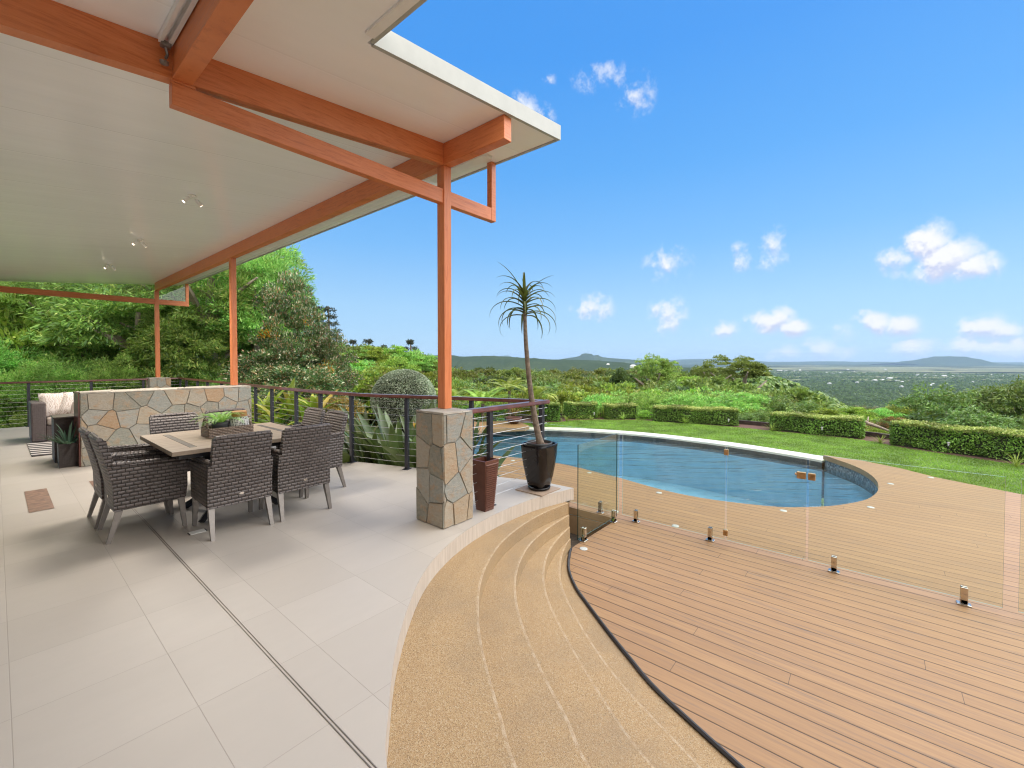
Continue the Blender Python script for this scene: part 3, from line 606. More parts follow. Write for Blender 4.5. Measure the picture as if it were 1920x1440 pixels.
# spotlights
def spot():
    t = thing('ceiling_spotlight', '', 'spotlight')
    mb = MB(); mb.lathe([(0, 0), (.06, 0), (.062, -.012), (.058, -.022), (0, -.022)], (0, 0, 0), 24); o = mb.build('mounting_plate', 'white', t); smoothang(o)
    for sx in (-1, 1):
        ax = Vector((sx*.55, -.35*sx, -.75)).normalized(); p0 = Vector((sx*.03, 0, -.03)); q = p0+ax*.045
        mb = MB(); mb.tube([p0, p0+Vector((0, 0, -.025)), q], .008, 8); mb.tube([q, q+ax*.012, q+ax*.13, q+ax*.135], [.018, .033, .034, .033], 16); o = mb.build('lamp_head', 'white', t); smoothang(o)
        ld = bpy.data.lights.new('spot_bulb', 'SPOT'); ld.energy = 125; ld.color = (1, .91, .80); ld.spot_size = 2.7; ld.spot_blend = .9; ld.shadow_soft_size = .5
        lo = bpy.data.objects.new('spot_bulb', ld); COL.objects.link(lo); lo.parent = t; lo.location = q+ax*.16; lo.rotation_euler = (Vector((0, 0, -1))+ax*.25).to_track_quat('-Z', 'Y').to_euler()
        mb = MB(); mb.tube([q+ax*.1355, q+ax*.1375], [.027, .025], 16); mb.build('bulb', 'bulb', o)
    return t
sp0 = spot()
for i, (y, l) in enumerate(((6.5, 'nearest twin headed white spotlight on the white patio ceiling'), (9.55, 'middle twin white spotlight of the three on the patio ceiling'), (12.5, 'farthest twin white spotlight on the patio ceiling, above the sofa'))):
    o = sp0 if i == 0 else dup(sp0); o.scale = (.66, .66, .66); o.location = (1.6, y, ceil(1.6)-.002); o.rotation_euler = (0, 0, (.6, .8, .9)[i]); o['label'] = l; o['group'] = 'ceiling spotlights'

hw = thing('house_wall', 'white rendered house wall along the back of the patio', 'wall', (-3.4, 4, 0))
mb = MB(); mb.b2((-.1, -12, .001), (.1, 11.4, 3.10)); mb.build('render', 'white', hw)

# ================================================================== STONE PIERS AND WALL
def clip_(P, n, d):                                  # keep the side of polygon P where n.p <= d
    o = []
    for i in range(len(P)):
        a, b = P[i], P[(i+1) % len(P)]; fa, fb = a@n-d, b@n-d
        if fa <= 0: o.append(a)
        if fa*fb < 0: o.append(a+(b-a)*(fa/(fa-fb)))
    return o
def stones(mb, o, ux, uz, nrm, w, h, size, seed, asp=1.0):
    r = np.random.default_rng(seed); o, ux, uz, nrm = (np.array(q, float) for q in (o, ux, uz, nrm)); nx, nz = max(1, round(w/size)), max(1, round(h/(size*asp)))
    pts = np.array([((i+.5+(.5 if j % 2 else 0)*.8+r.uniform(-.36, .36)-.2)*w/nx, (j+.5+r.uniform(-.36, .36))*h/nz*asp/asp) for j in range(nz) for i in range(-1, nx+1)]); sc = np.array([1, 1/asp])
    def cell(k, g):
        P = [np.array(q) for q in ((g, g), (w-g, g), (w-g, h-g), (g, h-g))]; a = pts[k]*sc
        for q in np.argsort(np.linalg.norm(pts*sc-a, axis=1))[1:26]:
            b = pts[q]*sc; n = (b-a)*sc; L = np.linalg.norm(n); d = ((a+b)/2)@(b-a); P = clip_(P, n/L, d/L-g)
            if len(P) < 3: return None
        return P
    for k in range(len(pts)):
        A, B = cell(k, .0026), cell(k, .0085)
        if A is None or B is None or len(A) < 3: continue
        c = sum(A)/len(A); B = [c+(q-c)*max(.5, 1-.006/max(.02, np.linalg.norm(q-c))) for q in A]; t = r.uniform(.011, .017); tl = r.normal(0, .012, 2); n = len(A); vs = []
        for P, z in ((A, 0), (B, 1)):
            for q in P: vs.append(o+ux*q[0]+uz*q[1]+nrm*((t+float((q-c)@tl)+r.normal(0, .0007)) if z else -.002))
        mb.add(vs, [tuple(range(n, 2*n))]+[(i, (i+1) % n, n+(i+1) % n, n+i) for i in range(n)])
def pier(name, lab, x0, x1, y0, y1, h, mat, cat, size=.24, seed=1, asp=1.0):
    t = thing(name, lab, cat, ((x0+x1)/2, (y0+y1)/2, 0)); e = .013; X, Y = (x1-x0)/2-e, (y1-y0)/2-e
    mb = MB(); mb.box((0, 0, (h-.014)/2), (2*X, 2*Y, h-.014)); mb.build('mortar_core', 'mortar', t)
    mb = MB(); H = h-.018
    stones(mb, (-X-e*.7, -Y, .002), (1, 0, 0), (0, 0, 1), (0, -1, 0), 2*X+e*1.4, H, size, seed, asp); stones(mb, (X, -Y-e*.7, .002), (0, 1, 0), (0, 0, 1), (1, 0, 0), 2*Y+e*1.4, H, size, seed+1, asp)
    stones(mb, (X+e*.7, Y, .002), (-1, 0, 0), (0, 0, 1), (0, 1, 0), 2*X+e*1.4, H, size, seed+2, asp); stones(mb, (-X, Y+e*.7, .002), (0, -1, 0), (0, 0, 1), (-1, 0, 0), 2*Y+e*1.4, H, size, seed+3, asp)
    mb.build('stone_cladding', mat, t)
    mb = MB(); stones(mb, (-X-e, -Y-e, h-.014), (1, 0, 0), (0, 1, 0), (0, 0, 1), 2*(X+e), 2*(Y+e), .34, seed+7); mb.build('capping', 'stone_cap', t); return t
pier('stone_pier', 'crazy paved stone pier beside the brown vase, carrying the near orange post', 2.684, 3.075, 3.08, 3.50, 1.1, 'stone_d', 'pier', .19, 5, 1.35)
pier('stone_pier', 'far stone pier at the back railing behind the low wall', 2.72, 3.19, 15.28, 15.78, 1.1, 'stone', 'pier', .24, 15)
lw = pier('stone_wall', 'long low wall of irregular flat stones behind the dining table', .80, 3.11, 9.05, 9.66, 1.11, 'stone', 'wall', .27, 31)
mb = MB(); mb.box((-1.168, 0, .553), (.012, .60, 1.10)); mb.build('end_panel', 'handrail', lw)

# ================================================================== RAILINGS
def arcpts(P, n): return resample([tuple(q) for q in catmull(P, 6)], n)
RPROF = [(-.045, 0), (.045, 0), (.048, .012), (.042, .045), (-.042, .045), (-.048, .012)]
def railing(lab, path, posts, zt=1.045):
    t = thing('cable_railing', lab, 'railing')
    mb = MB(); mb.sweep([(p[0], p[1], zt) for p in path], RPROF); mb.build('handrail', 'handrail', t)
    for (x, y, a) in posts:
        mb = MB(); mb.box((0, 0, (zt-.001)/2), (.055, .055, zt-.001), None, 0, .006); mb.box((0, 0, .005), (.12, .09, .01), None, 0, .003)
        o = mb.build('railing_post', 'rpost', t); o.location = (x, y, 0); o.rotation_euler = (0, 0, a)
    for k in range(10):
        z = .105+.098*k; mb = MB(); mb.tube([(p[0], p[1], z-.004*math.sin(i*1.3)) for i, p in enumerate(path)], .0026, 5); mb.build('cable', 'wire', t)
    return t
RP = [(3.45, 15.5), (3.45, 12), (3.45, 10), (3.44, 8.5), (3.46, 7.3), (3.53, 6.4), (3.66, 5.7), (3.89, 5.12), (4.2, 4.18), (4.5, 3.22)]
pathA = [(-6, 15.5)]+arcpts(RP, 60)
def on(path, y):
    b = min(range(1, len(path)-1), key=lambda i: abs(path[i][1]-y) if path[i][0] > 3 else 99); a, c = path[b-1], path[b+1]
    return (path[b][0], path[b][1], math.atan2(c[1]-a[1], c[0]-a[0])+PI/2)
railing('long curved cable railing with dark red handrail round the patio edge', pathA,
        [(x, 15.5, 0) for x in (-2.8, -1.7, -.6, .5, 1.58, 2.62)]+[(3.45, 15.5, 0)]+[on(pathA, y) for y in (14.9, 13.9, 12.9, 11.9, 10.9, 9.85, 8.95, 7.93, 7.02, 6.15, 5.13, 4.17)])
railing('short cable railing with dark red handrail from near stone pier to the corner', [(3.075, 3.21), (3.5, 3.21), (4.0, 3.21), (4.54, 3.21)], [(3.46, 3.21, 0), (4.46, 3.235, 0)])

# ================================================================== GLASS POOL FENCE
def spigot(t, x, y, ax):
    mb = MB(); mb.box((0, 0, .006), (.10, .075, .012), None, 0, .004); mb.b2((-.025, -.0275, .012), (.025, -.0085, .17), 0, .004); mb.b2((-.025, .0085, .012), (.025, .0275, .17), 0, .004); mb.b2((-.025, -.0275, .012), (.025, .0275, .055), 0, .004)
    o = mb.build('spigot', 'steel', t); o.location = (x, y, 0); o.rotation_euler = (0, 0, ax); return o
def pane(t, L, z0, z1, dark=False):
    mb = MB(); T = .006
    mb.add([(0, -T, z0), (L, -T, z0), (L, T, z0), (0, T, z0), (0, -T, z1), (L, -T, z1), (L, T, z1), (0, T, z1)], [(0, 1, 5, 4), (2, 3, 7, 6)], 0)
    mb.add([(0, -T, z0), (L, -T, z0), (L, T, z0), (0, T, z0), (0, -T, z1), (L, -T, z1), (L, T, z1), (0, T, z1)], [(0, 3, 2, 1), (4, 5, 6, 7), (1, 2, 6, 5), (3, 0, 4, 7)], 1)
    return mb.build('glass_pane', ['glass', 'glass_edge_dark' if dark else 'glass_edge'], t)
def panel(lab, x, y, ang, L, sps, name='glass_fence_panel', cat='fence panel', dark=False, z=-.72):
    t = thing(name, lab, cat, (x, y, z), ang, 'frameless glass pool fence'); pane(t, L, .06, 1.26, dark)
    for s in sps: spigot(t, s, 0, 0)
    return t
panel('narrow greenish glass panel standing across the corner by the stair end', 4.66, 2.82, 0, 1.07, (.15, .986), dark=True)
panel('glass panel left of the gate with the twin steel clamps near the stairs', 5.86, 2.79, -PI/2, 1.385, (.21, 1.212))
g = panel('hinged clear glass gate with brown latch in front of the pool', 5.86, 1.385, -PI/2, .825, (), 'glass_gate', 'gate')
for zc in (1.165, .15):
    mb = MB(); mb.box((-.012, 0, zc), (.052, .04, .075), None, 0, .006); mb.tube([(-.012+.0, -.026, zc-.03), (-.012, -.026, zc+.03)], .008, 8); mb.build('hinge', 'brass', g)
mb = MB(); mb.box((.775, 0, 1.01), (.088, .045, .078), None, 0, .007); mb.box((.873, 0, 1.01), (.07, .045, .078), None, 0, .007); mb.tube([(.73, -.01, 1.02), (.715, -.01, 1.02)], .012, 10); mb.build('latch', 'brass', g)
panel('wide glass panel right of the gate with two steel clamps', 5.86, .535, -PI/2, 1.47, (.235, 1.225))
panel('glass panel at the right picture edge beyond the open gap', 5.86, -1.03, -PI/2, 1.4, (.2, 1.2))
panel('glass panel behind the black plant pot, along the pool deck', 5.86, 4.25, -PI/2, 1.40, (.28, 1.1))
panel('leftmost glass panel seen through the short railing', 5.86, 5.62, -PI/2, 1.33, (.2, 1.13))
for i, (a, b) in enumerate((((11.75, 11.3), (12.55, 10.42)), ((9.9, 11.75), (11.65, 11.35)))):
    L = math.dist(a, b); panel(('small far glass panel at the tip of the pool platform', 'far glass panel at the back of the pool platform')[i], a[0], a[1], math.atan2(b[1]-a[1], b[0]-a[0]), L, (.2, L-.2), z=-.70)

# deck lights
mb = MB(); mb.lathe([(0, .008), (.034, .008), (.046, .006), (.05, 0)], (0, 0, 0), 20); dl0 = mb.build('deck_light', 'lens')
for i, (x, y) in enumerate([(4.60, 2.70), (7.74, 1.03), (8.80, 0.0), (10.72, -.28), (11.80, -.9), (7.40, 2.84), (6.06, 2.09), (6.05, 3.0), (7.62, 6.35), (7.80, 4.45)]):
    o = dl0 if i == 0 else dl0.copy()
    if i: COL.objects.link(o)
    o.location = (x, y, -.719); tag(o, 'round white deck light beside the foot of the stair wall' if i == 0 else 'small round white light set flush in the timber pool deck', 'deck light', 'deck lights')

# floor details
mb = MB(); mb.b2((.917, -2.4, .001), (.921, 9.0, .003)); mb.b2((.931, -2.4, .001), (.935, 9.0, .003)); struct(mb.build('floor_track', 'alu'))
for (x0, x1, y0, y1) in ((.20, .385, 6.75, 7.88), (.765, .95, 6.75, 7.9)):
    mb = MB(); mb.poly([(x0, y0), (x1, y0), (x1, y1), (x0, y1)], .004); struct(mb.build('floor_inlay', 'inlay'))
t = thing('floor_outlet', 'small flush floor outlet in the tiles under the near wicker chair', 'floor outlet', (1.18, 4.80, 0))
mb = MB(); mb.box((0, 0, .003), (.12, .09, .004), None, 0, .001); mb.build('cover_plate', 'white', t)
for sx in (-1, 1): mb = MB(); mb.box((sx*.066, 0, .003), (.008, .06, .006)); mb.build('slot', 'black', t)

# ================================================================== DINING SET
tb = thing('dining_table', 'square weathered timber dining table with dark inlaid strips and black base', 'table', (1.635, 5.36, 0))
TX, TY, TZ = .655, .66, .79
def tpart(mb, name, mat): return mb.build(name, mat, tb)
mb = MB(); fw = .14
mb.b2((-TX, -TY, TZ-.04), (TX, -TY+fw, TZ), 0, .004); mb.b2((-TX, TY-fw, TZ-.04), (TX, TY, TZ), 0, .004)
for a, b in ((-TX, -.49), (-.437, -.002), (.002, .437), (.49, TX)): mb.b2((a, -TY+fw+.003, TZ-.04), (b, TY-fw-.003, TZ-.0005), 0, .003)
o = tpart(mb, 'tabletop', 'table')
for a, b in ((-.487, -.44), (.44, .487)): mb = MB(); mb.b2((a, -TY+fw+.004, TZ-.035), (b, TY-fw-.004, TZ-.001)); tpart(mb, 'inlay_strip', 'table_dark')
mb = MB(); mb.b2((-TX+.06, -TY+.06, TZ-.085), (TX-.06, TY-.06, TZ-.042)); tpart(mb, 'apron', 'black')
for sx in (-1, 1):
    for sy in (-1, 1):
        mb = MB(); pts = [(sx*.22, sy*.2, .72), (sx*.17, sy*.16, .5), (sx*.16, sy*.15, .3), (sx*.24, sy*.22, .12), (sx*.36, sy*.32, .012)]
        mb.tube(pts, [.045, .035, .03, .032, .034], 4); tpart(mb, 'leg', 'black')

def chair():
    t = thing('wicker_chair', '', 'chair')
    # back: T outline, lower wide, upper narrower, curved back
    def yb(z): return -.245-.10*max(0, (z-.42)/.48)**1.4
    out = []
    zs = [.27, .35, .45, .55, .655]; zu = [.66, .72, .78, .84, .885]
    mb = MB(); rows = [(z, .268) for z in zs]+[(z, .242) for z in zu]+[(.905, .225)]
    vs = []; nx = 8
    for side in (0, 1):
        for (z, w) in rows:
            for k in range(nx+1):
                u = -1+2*k/nx; x = u*w; cv = .018*(1-u*u); th = .055 if z < .89 else .03
                vs.append((x, yb(z)-cv*(1 if z > .5 else .3)+(th if side else 0), z+(.012*(u*u) if z > .88 else 0)))
    R = len(rows); n1 = nx+1; fs = []
    for r in range(R-1):
        for k in range(nx):
            a = r*n1+k; fs.append((a, a+1, a+n1+1, a+n1)); b = R*n1+a; fs.append((b, b+n1, b+n1+1, b+1))
    o2 = R*n1
    for r in range(R-1):
        for k in (0, nx):
            a = r*n1+k; q = (a, a+n1, o2+a+n1, o2+a); fs.append(q if k == 0 else q[::-1])
    for k in range(nx):
        fs.append((k, o2+k, o2+k+1, k+1)); a = (R-1)*n1+k; fs.append((a, a+1, o2+a+1, o2+a))
    mb.add(vs, fs); o = mb.build('backrest', 'wicker', t); smoothang(o, 50)
    mb = MB(); pts = [(-.225, yb(.9)+.02, .905), (-.1, yb(.9)+.006, .909), (0, yb(.9)+.002, .910), (.1, yb(.9)+.006, .909), (.225, yb(.9)+.02, .905)]
    mb.tube([tuple(p) for p in catmull(pts, 3)], .024, 8); b = mb.build('top_roll', 'wicker', o); smoothang(b, 80)
    for sx in (-1, 1):
        mb = MB(); prof = [(-.245, .27), (.27, .275), (.285, .40), (.285, .61), (.262, .648), (.10, .655), (-.12, .665), (-.255, .678)]
        x0, x1 = sx*.268, sx*.205; vs = [(x0, y, z) for y, z in prof]+[(x1, y, z) for y, z in prof]; n = len(prof)
        fs = [tuple(range(n)), tuple(range(n, 2*n))[::-1]]+[(i, n+i, n+(i+1) % n, (i+1) % n) for i in range(n)]
        if sx > 0: fs = fs
        else: fs = [f[::-1] for f in fs]
        mb.add(vs, fs); a = mb.build('armrest', 'wicker', t)
        bm = bmesh.new(); bm.from_mesh(a.data); bmesh.ops.recalc_face_normals(bm, faces=bm.faces); bmesh.ops.bevel(bm, geom=[e for e in bm.edges if len(e.link_faces) == 2 and e.calc_face_angle(0) > .9], offset=.012, segments=2, affect='EDGES'); bm.to_mesh(a.data); bm.free(); smoothang(a, 45)
        mb = MB(); mb.tube([(sx*.237, -.25, .683), (sx*.237, -.1, .668), (sx*.237, .1, .66), (sx*.237, .25, .652), (sx*.237, .283, .62)], .026, 8); r = mb.build('arm_roll', 'wicker', a); smoothang(r, 80)
    mb = MB(); mb.b2((-.203, -.195, .29), (.203, .27, .43), 0, .012); mb.build('seat', 'wicker', t)
    mb = MB(); mb.b2((-.20, -.19, .431), (.20, .275, .485), 0, .02); o = mb.build('seat_cushion', 'cush', t); smoothang(o)
    for sx in (-1, 1):
        for (y0, y1) in ((.235, .26), (-.205, -.285)):
            mb = MB(); mb.add([(sx*(.235+a), y0+b, .285) for a, b in ((-.025, -.025), (.025, -.025), (.025, .025), (-.025, .025))]+[(sx*(.245+a*.6), y1+b*.6, 0.0) for a, b in ((-.025, -.025), (.025, -.025), (.025, .025), (-.025, .025))],
                     [(0, 1, 2, 3), (7, 6, 5, 4), (0, 4, 5, 1), (1, 5, 6, 2), (2, 6, 7, 3), (3, 7, 4, 0)])
            o = mb.build('leg', 'alu', t)
            bm = bmesh.new(); bm.from_mesh(o.data); bmesh.ops.recalc_face_normals(bm, faces=bm.faces); bm.to_mesh(o.data); bm.free()
    mb = MB(); vs = [(.022*math.cos(2*PI*k/16), -.2465-.006, .36+.012*math.sin(2*PI*k/16)) for k in range(16)]; vs2 = [(x*.9, y-.003, .36+(z-.36)*.9) for x, y, z in vs]
    mb.add(vs+vs2, [(i, (i+1) % 16, 16+(i+1) % 16, 16+i) for i in range(16)]+[tuple(range(16, 32))]); mb.build('badge', 'steel', t)
    return t
ch = chair()
CH_ = [(1.455, 4.755, 0, 'wicker chair on the near side of the table, back to the viewer, left one'), (2.045, 4.755, 0, 'wicker chair on the near side of the table, back to viewer, right one'),
      (.89, 5.33, -PI/2, 'nearer wicker chair at the left end of the table, side on'), (.875, 5.89, -PI/2, 'wicker chair at table left end, mostly behind the nearer side-on chair'),
      (1.43, 6.42, PI, 'wicker chair beyond the table, in front of the stone wall, left of tray'), (2.0, 6.42, PI, 'wicker chair beyond the table, partly hidden behind the fern and tray'),
      (2.52, 5.345, PI/2, 'wicker chair at the right end of the table, the rightmost one'), (2.52, 5.93, PI/2, 'wicker chair at the right end of the table, farther beside the lime plants')]
for i, (x, y, a, l) in enumerate(CH_):
    o = ch if i == 0 else dup(ch); o.location = (x, y, 0); o.rotation_euler = (0, 0, a); o['label'] = l; o['group'] = 'wicker dining chairs'
# tray, fern pot, vase on the table
tr = thing('serving_tray', 'rectangular grey brown wicker tray with loop handles on the dining table', 'tray', (1.61, 5.38, .79)); L, Wd, H_ = .21, .14, .10
mb = MB(); mb.b2((-L, -Wd, .001), (L, Wd, .012), 0, .002); mb.b2((-L, -Wd, .012), (L, -Wd+.014, H_), 0, .004); mb.b2((-L, Wd-.014, .012), (L, Wd, H_), 0, .004); mb.b2((-L, -Wd+.015, .012), (-L+.014, Wd-.015, H_), 0, .004); mb.b2((L-.014, -Wd+.015, .012), (L, Wd-.015, H_), 0, .004); mb.build('basket', 'wicker_tray', tr)
for sx in (-1, 1):
    mb = MB(); mb.tube([(sx*(L-.007), .07*math.cos(a), H_-.01+.10*math.sin(a)) for a in np.linspace(0, PI, 11)], .012, 8); smoothang(mb.build('handle', 'wicker_tray', tr), 80)

# ================================================================== FOLIAGE HELPERS
def rng_(s): return np.random.default_rng(s)
def unit(v): return v/np.maximum(np.linalg.norm(v, axis=1, keepdims=True), 1e-9)
def leafmesh(name, C, D, N, L, W_, mats, mi=None, fold=.0):
    n = len(C); D = unit(D); Sd = unit(np.cross(D, N)); L = np.broadcast_to(L, (n,))[:, None]; W_ = np.broadcast_to(W_, (n,))[:, None]
    up = unit(np.cross(Sd, D))
    V = np.empty((n, 4, 3)); V[:, 0] = C-D*L/2; V[:, 1] = C-D*L*.06+Sd*W_/2+up*W_*fold; V[:, 2] = C+D*L/2; V[:, 3] = C-D*L*.06-Sd*W_/2+up*W_*fold
    me = bpy.data.meshes.new(name); me.vertices.add(4*n); me.loops.add(4*n); me.polygons.add(n)
    me.vertices.foreach_set('co', V.astype(np.float32).ravel()); me.loops.foreach_set('vertex_index', np.arange(4*n, dtype=np.int32))
    me.polygons.foreach_set('loop_start', np.arange(0, 4*n, 4, dtype=np.int32)); me.polygons.foreach_set('loop_total', np.full(n, 4, np.int32))
    for m in (mats if isinstance(mats, (list, tuple)) else [mats]): me.materials.append(MT[m])
    if mi is not None: me.polygons.foreach_set('material_index', np.asarray(mi, np.int32))
    me.update(calc_edges=True); return me
def sph(r, n): return unit(r.normal(size=(n, 3)))
def crown(seed, rad, ncl, clr, nleaf, L, Wd, mat, droop=.3, inner=.55, flat=1.0, low=-.75, lobes=.22, extra=None, zflat=1.0):
    r = rng_(seed); rad = np.array(rad); d = sph(r, ncl*3); d = d[d[:, 2] > low][:ncl]; k = r.uniform(inner, 1, len(d))**.7
    lob = sph(r, 7); amp = 1+lobes*np.max(np.clip(d@lob.T, 0, 1)**6, axis=1)-lobes*.5+r.normal(0, .05, len(d))
    cc = d*rad*(k*amp)[:, None]
    cs = clr*r.uniform(.65, 1.3, len(cc)); idx = np.repeat(np.arange(len(cc)), nleaf); n = len(idx)
    e = sph(r, n); e[:, 2] = np.abs(e[:, 2])*.75+e[:, 2]*.25; rr = r.uniform(.35, 1, n)**.5
    off_ = e*rr[:, None]*cs[idx][:, None]; off_[:, 2] *= flat
    P = cc[idx]+off_; P[:, 2] *= zflat
    out = unit(P/rad)
    D = unit(e*.8+out*.5+sph(r, n)*.7-np.array([0, 0, droop])); N = unit(sph(r, n)*.7+e*.5+np.array([0, 0, .6]))
    Ls = L*r.uniform(.6, 1.35, n)
    mi = None; mats = [mat]
    if extra:
        mats = [mat, extra[0]]; mi = np.zeros(n, int); sel = extra[1](cc, r); mi[sel[idx] & (rr > .55)] = 1
    return leafmesh('crown', P, D, N, Ls, Wd*Ls/L, mats, mi)
def xy(px, d): p = FV*d+RV*((px-960)/F*d); return float(p[0]), float(p[1])
def zat(y, d): return CAMH+(HOR-y)/F*d
def trunkmesh(seed, mat, r0=.05, limbs=5, spread=.4):
    r = rng_(seed); mb = MB(); p = [(0, 0, -.03)]; x = y = 0
    for k in range(1, 7): x += r.normal(0, .012); y += r.normal(0, .012); p.append((x, y, k/6))
    mb.tube(p, [r0*(1-.11*i) for i in range(7)], 7)
    for q in range(limbs):
        a = 2*PI*q/limbs+r.uniform(-.4, .4); z0 = r.uniform(.4, .75); l = spread*r.uniform(.6, 1.1)
        mb.tube([(0, 0, z0), (l*.5*math.cos(a), l*.5*math.sin(a), z0+.14), (l*math.cos(a), l*math.sin(a), z0+.24)], [r0*.5, r0*.33, r0*.12], 5)
    me_o = mb.build('trunk', mat); me = me_o.data; bpy.data.objects.remove(me_o); return me
TRK = {'a': trunkmesh(1, 'bark'), 'b': trunkmesh(2, 'bark_pale', .045, 6), 'c': trunkmesh(3, 'bark', .03, 3, .2)}
KIND = {}
def kind(name, meshes, rad): KIND[name] = (meshes, rad)
tc_ = [0]
def tree(name, kd, label, cat, group, px, d, ytop, wid=None, hk=None, base=None, trunk='a', seed=None, tr_r=1.0):
    """kd crown with its top at picture height ytop seen from the terrace, at distance d; wid = crown radius in metres"""
    tc_[0] += 1; r = random.Random(seed if seed is not None else tc_[0]*7+1)
    me, rad = KIND[kd]; me = me[r.randrange(len(me))]; x, y = xy(px, d); zt = zat(ytop, d)
    zb = gz(x, y) if base is None else base
    sx = (wid/rad[0]) if wid else r.uniform(.85, 1.15); sz = hk if hk else sx*r.uniform(.85, 1.1)
    ctop = rad[2]*sz*1.02; cz = max(zt-ctop, zb+.2*ctop)
    if px < 650 and d < 20 and base is None:
        w_ = rad[0]*sx*.92
        if not (y > 15.75+w_ or x > 3.75+w_): return tree(name, kd, label, cat, group, px, d+.25, ytop, wid, hk, base, trunk, seed if seed is not None else tc_[0]*7+1, tr_r)
    t = thing(name, label, cat, (x, y, zb), 0, group)
    c = bpy.data.objects.new('crown', me); COL.objects.link(c); c.parent = t; c.location = (0, 0, cz-zb); c.scale = (sx, sx*r.uniform(.9, 1.1), sz); c.rotation_euler = (0, 0, r.uniform(0, 6.28))
    k = bpy.data.objects.new('trunk', TRK[trunk]); COL.objects.link(k); k.parent = t; h = max(.5, cz-zb+rad[2]*sz*.35); w = max(.6, h)*.9*tr_r; k.scale = (w, w, h); k.rotation_euler = (0, 0, r.uniform(0, 6.28))
    return t
def blade(mb, base, a, elev, L, w, droop, seg=7, fold=.15, prof=None, m=0, twist=0.0):
    p = Vector(base); dL = L/seg; e = elev; vs = []
    prof = prof or (lambda u: max(.02, (1-u)**.6*min(1, .55+u*2)))
    for i in range(seg+1):
        u = i/seg; d = Vector((math.cos(a)*math.cos(e), math.sin(a)*math.cos(e), math.sin(e)))
        s = Vector((-math.sin(a), math.cos(a), 0)); upv = s.cross(d)*-1
        s2 = s*math.cos(twist)+upv*math.sin(twist); n2 = upv*math.cos(twist)-s*math.sin(twist); ww = w*prof(u)/2
        vs += [p+s2*ww+n2*ww*fold*2, p, p-s2*ww+n2*ww*fold*2]
        p = p+d*dL; e -= droop/seg*(.4+1.2*u)
    fs = []
    for i in range(seg):
        k = 3*i; fs += [(k, k+1, k+4, k+3), (k+1, k+2, k+5, k+4)]
    mb.add(vs, fs, m); return p

# ================================================================== TERRAIN
PRL = ([0, 18, 30, 60, 100, 250, 600, 1200, 2500, 1e6], [-1.6, -1.6, -1.7, -2.6, -6, -28, -80, -135, -160, -160])
PRM = ([0, 20, 30, 60, 100, 200, 500, 1200, 2500, 1e6], [-3.6, -3.6, -6, -12, -17, -30, -80, -135, -160, -160])
PRR = ([0, 17.5, 30, 60, 100, 200, 500, 1200, 2500, 1e6], [-3.6, -3.6, -9, -24, -42, -75, -118, -150, -160, -160])
def gz(x, y):
    f_ = x*FV[0]+y*FV[1]; s_ = x*RV[0]+y*RV[1]; r = math.hypot(x, y); t = math.degrees(math.atan2(s_, f_)); px = 960+F*max(-6, min(6, s_/f_)) if f_ > 1e-3 else (9999 if s_ > 0 else -9999)
    a = min(1, max(0, (t+18)/10)); b = min(1, max(0, (t-27)/7))
    z = (1-a)*np.interp(r, *PRL)+a*((1-b)*np.interp(r, *PRM)+b*np.interp(r, *PRR))
    zr = np.interp(px, [900, 1100, 1430, 1550, 1640, 1750, 1920, 2400], [-40, -22, -17, -31, -43, -62, -75, -90])-((r-300)/95)**2*22
    zq = np.interp(px, [1600, 1760, 1830, 1920, 2200], [-160, -86, -52, -31, -20])-((r-720)/190)**2*40
    z2 = np.interp(px, [700, 900, 1200, 1330, 1500], [-30, -34, -33, -45, -160])-((r-900)/300)**2*50
    return float(max(z, zr if r > 150 else -1e9, zq if r > 400 else -1e9, z2 if r > 500 else -1e9))
rs = [0]+list(np.geomspace(17.5, 48000, 110)); angs = np.radians(np.r_[np.arange(-180, -60, 6), np.arange(-60, 60, .8), np.arange(60, 180, 6)])
mb = MB(); vs = []
for r in rs:
    for a in angs:
        x, y = (FV*math.cos(a)+RV*math.sin(a))[:2]*r; vs.append((x, y, gz(x, y) if r > 0 else -3.6))
n = len(angs); fs = [(i*n+k, i*n+(k+1) % n, (i+1)*n+(k+1) % n, (i+1)*n+k) for i in range(len(rs)-1) for k in range(n)]
mb.add(vs, [f[::-1] for f in fs]); struct(mb.build('ground', 'country', smooth=True))
def hill(pts, D, dep, zb, seed, rough=.12, step=6):
    r = rng_(seed); X = np.arange(pts[0][0], pts[-1][0]+1, step); Yt = np.interp(X, [p[0] for p in pts], [p[1] for p in pts])
    nzv = np.convolve(r.normal(0, 1, len(X)+8), np.ones(5)/5, 'same')[4:-4]; Yt = Yt+nzv*rough*6*min(1, 1)
    mb = MB(); R = 9; vs = []
    for j in range(R):
        u = -1+2*j/(R-1); pf = math.cos(u*PI/2)**.9 if abs(u) < 1 else 0
        for i, x in enumerate(X):
            zt = zat(Yt[i], D); d = D+u*dep+r.normal(0, dep*.03); p = FV*d+RV*((x-960)/F*D)
            vs.append((p[0], p[1], zb+(zt-zb)*pf*(1+(r.normal(0, .05) if 0 < abs(u) < 1 else 0))-(2 if abs(u) == 1 else 0)))
    n = len(X); fs = [(j*n+i, j*n+i+1, (j+1)*n+i+1, (j+1)*n+i) for j in range(R-1) for i in range(n-1)]
    mb.add(vs, fs); return struct(mb.build('hills', 'country', smooth=True))
hill([(560, 676), (700, 674), (760, 672), (800, 667), (840, 666), (870, 669), (890, 668), (920, 667.5), (960, 669.5), (1000, 672), (1040, 674), (1085, 675), (1120, 676), (1160, 679), (1210, 684), (1300, 690)], 4600, 1500, -165, 3, .1)
hill([(760, 672), (800, 666), (850, 665.5), (872, 671), (900, 673)], 14000, 1500, -165, 4, .03)
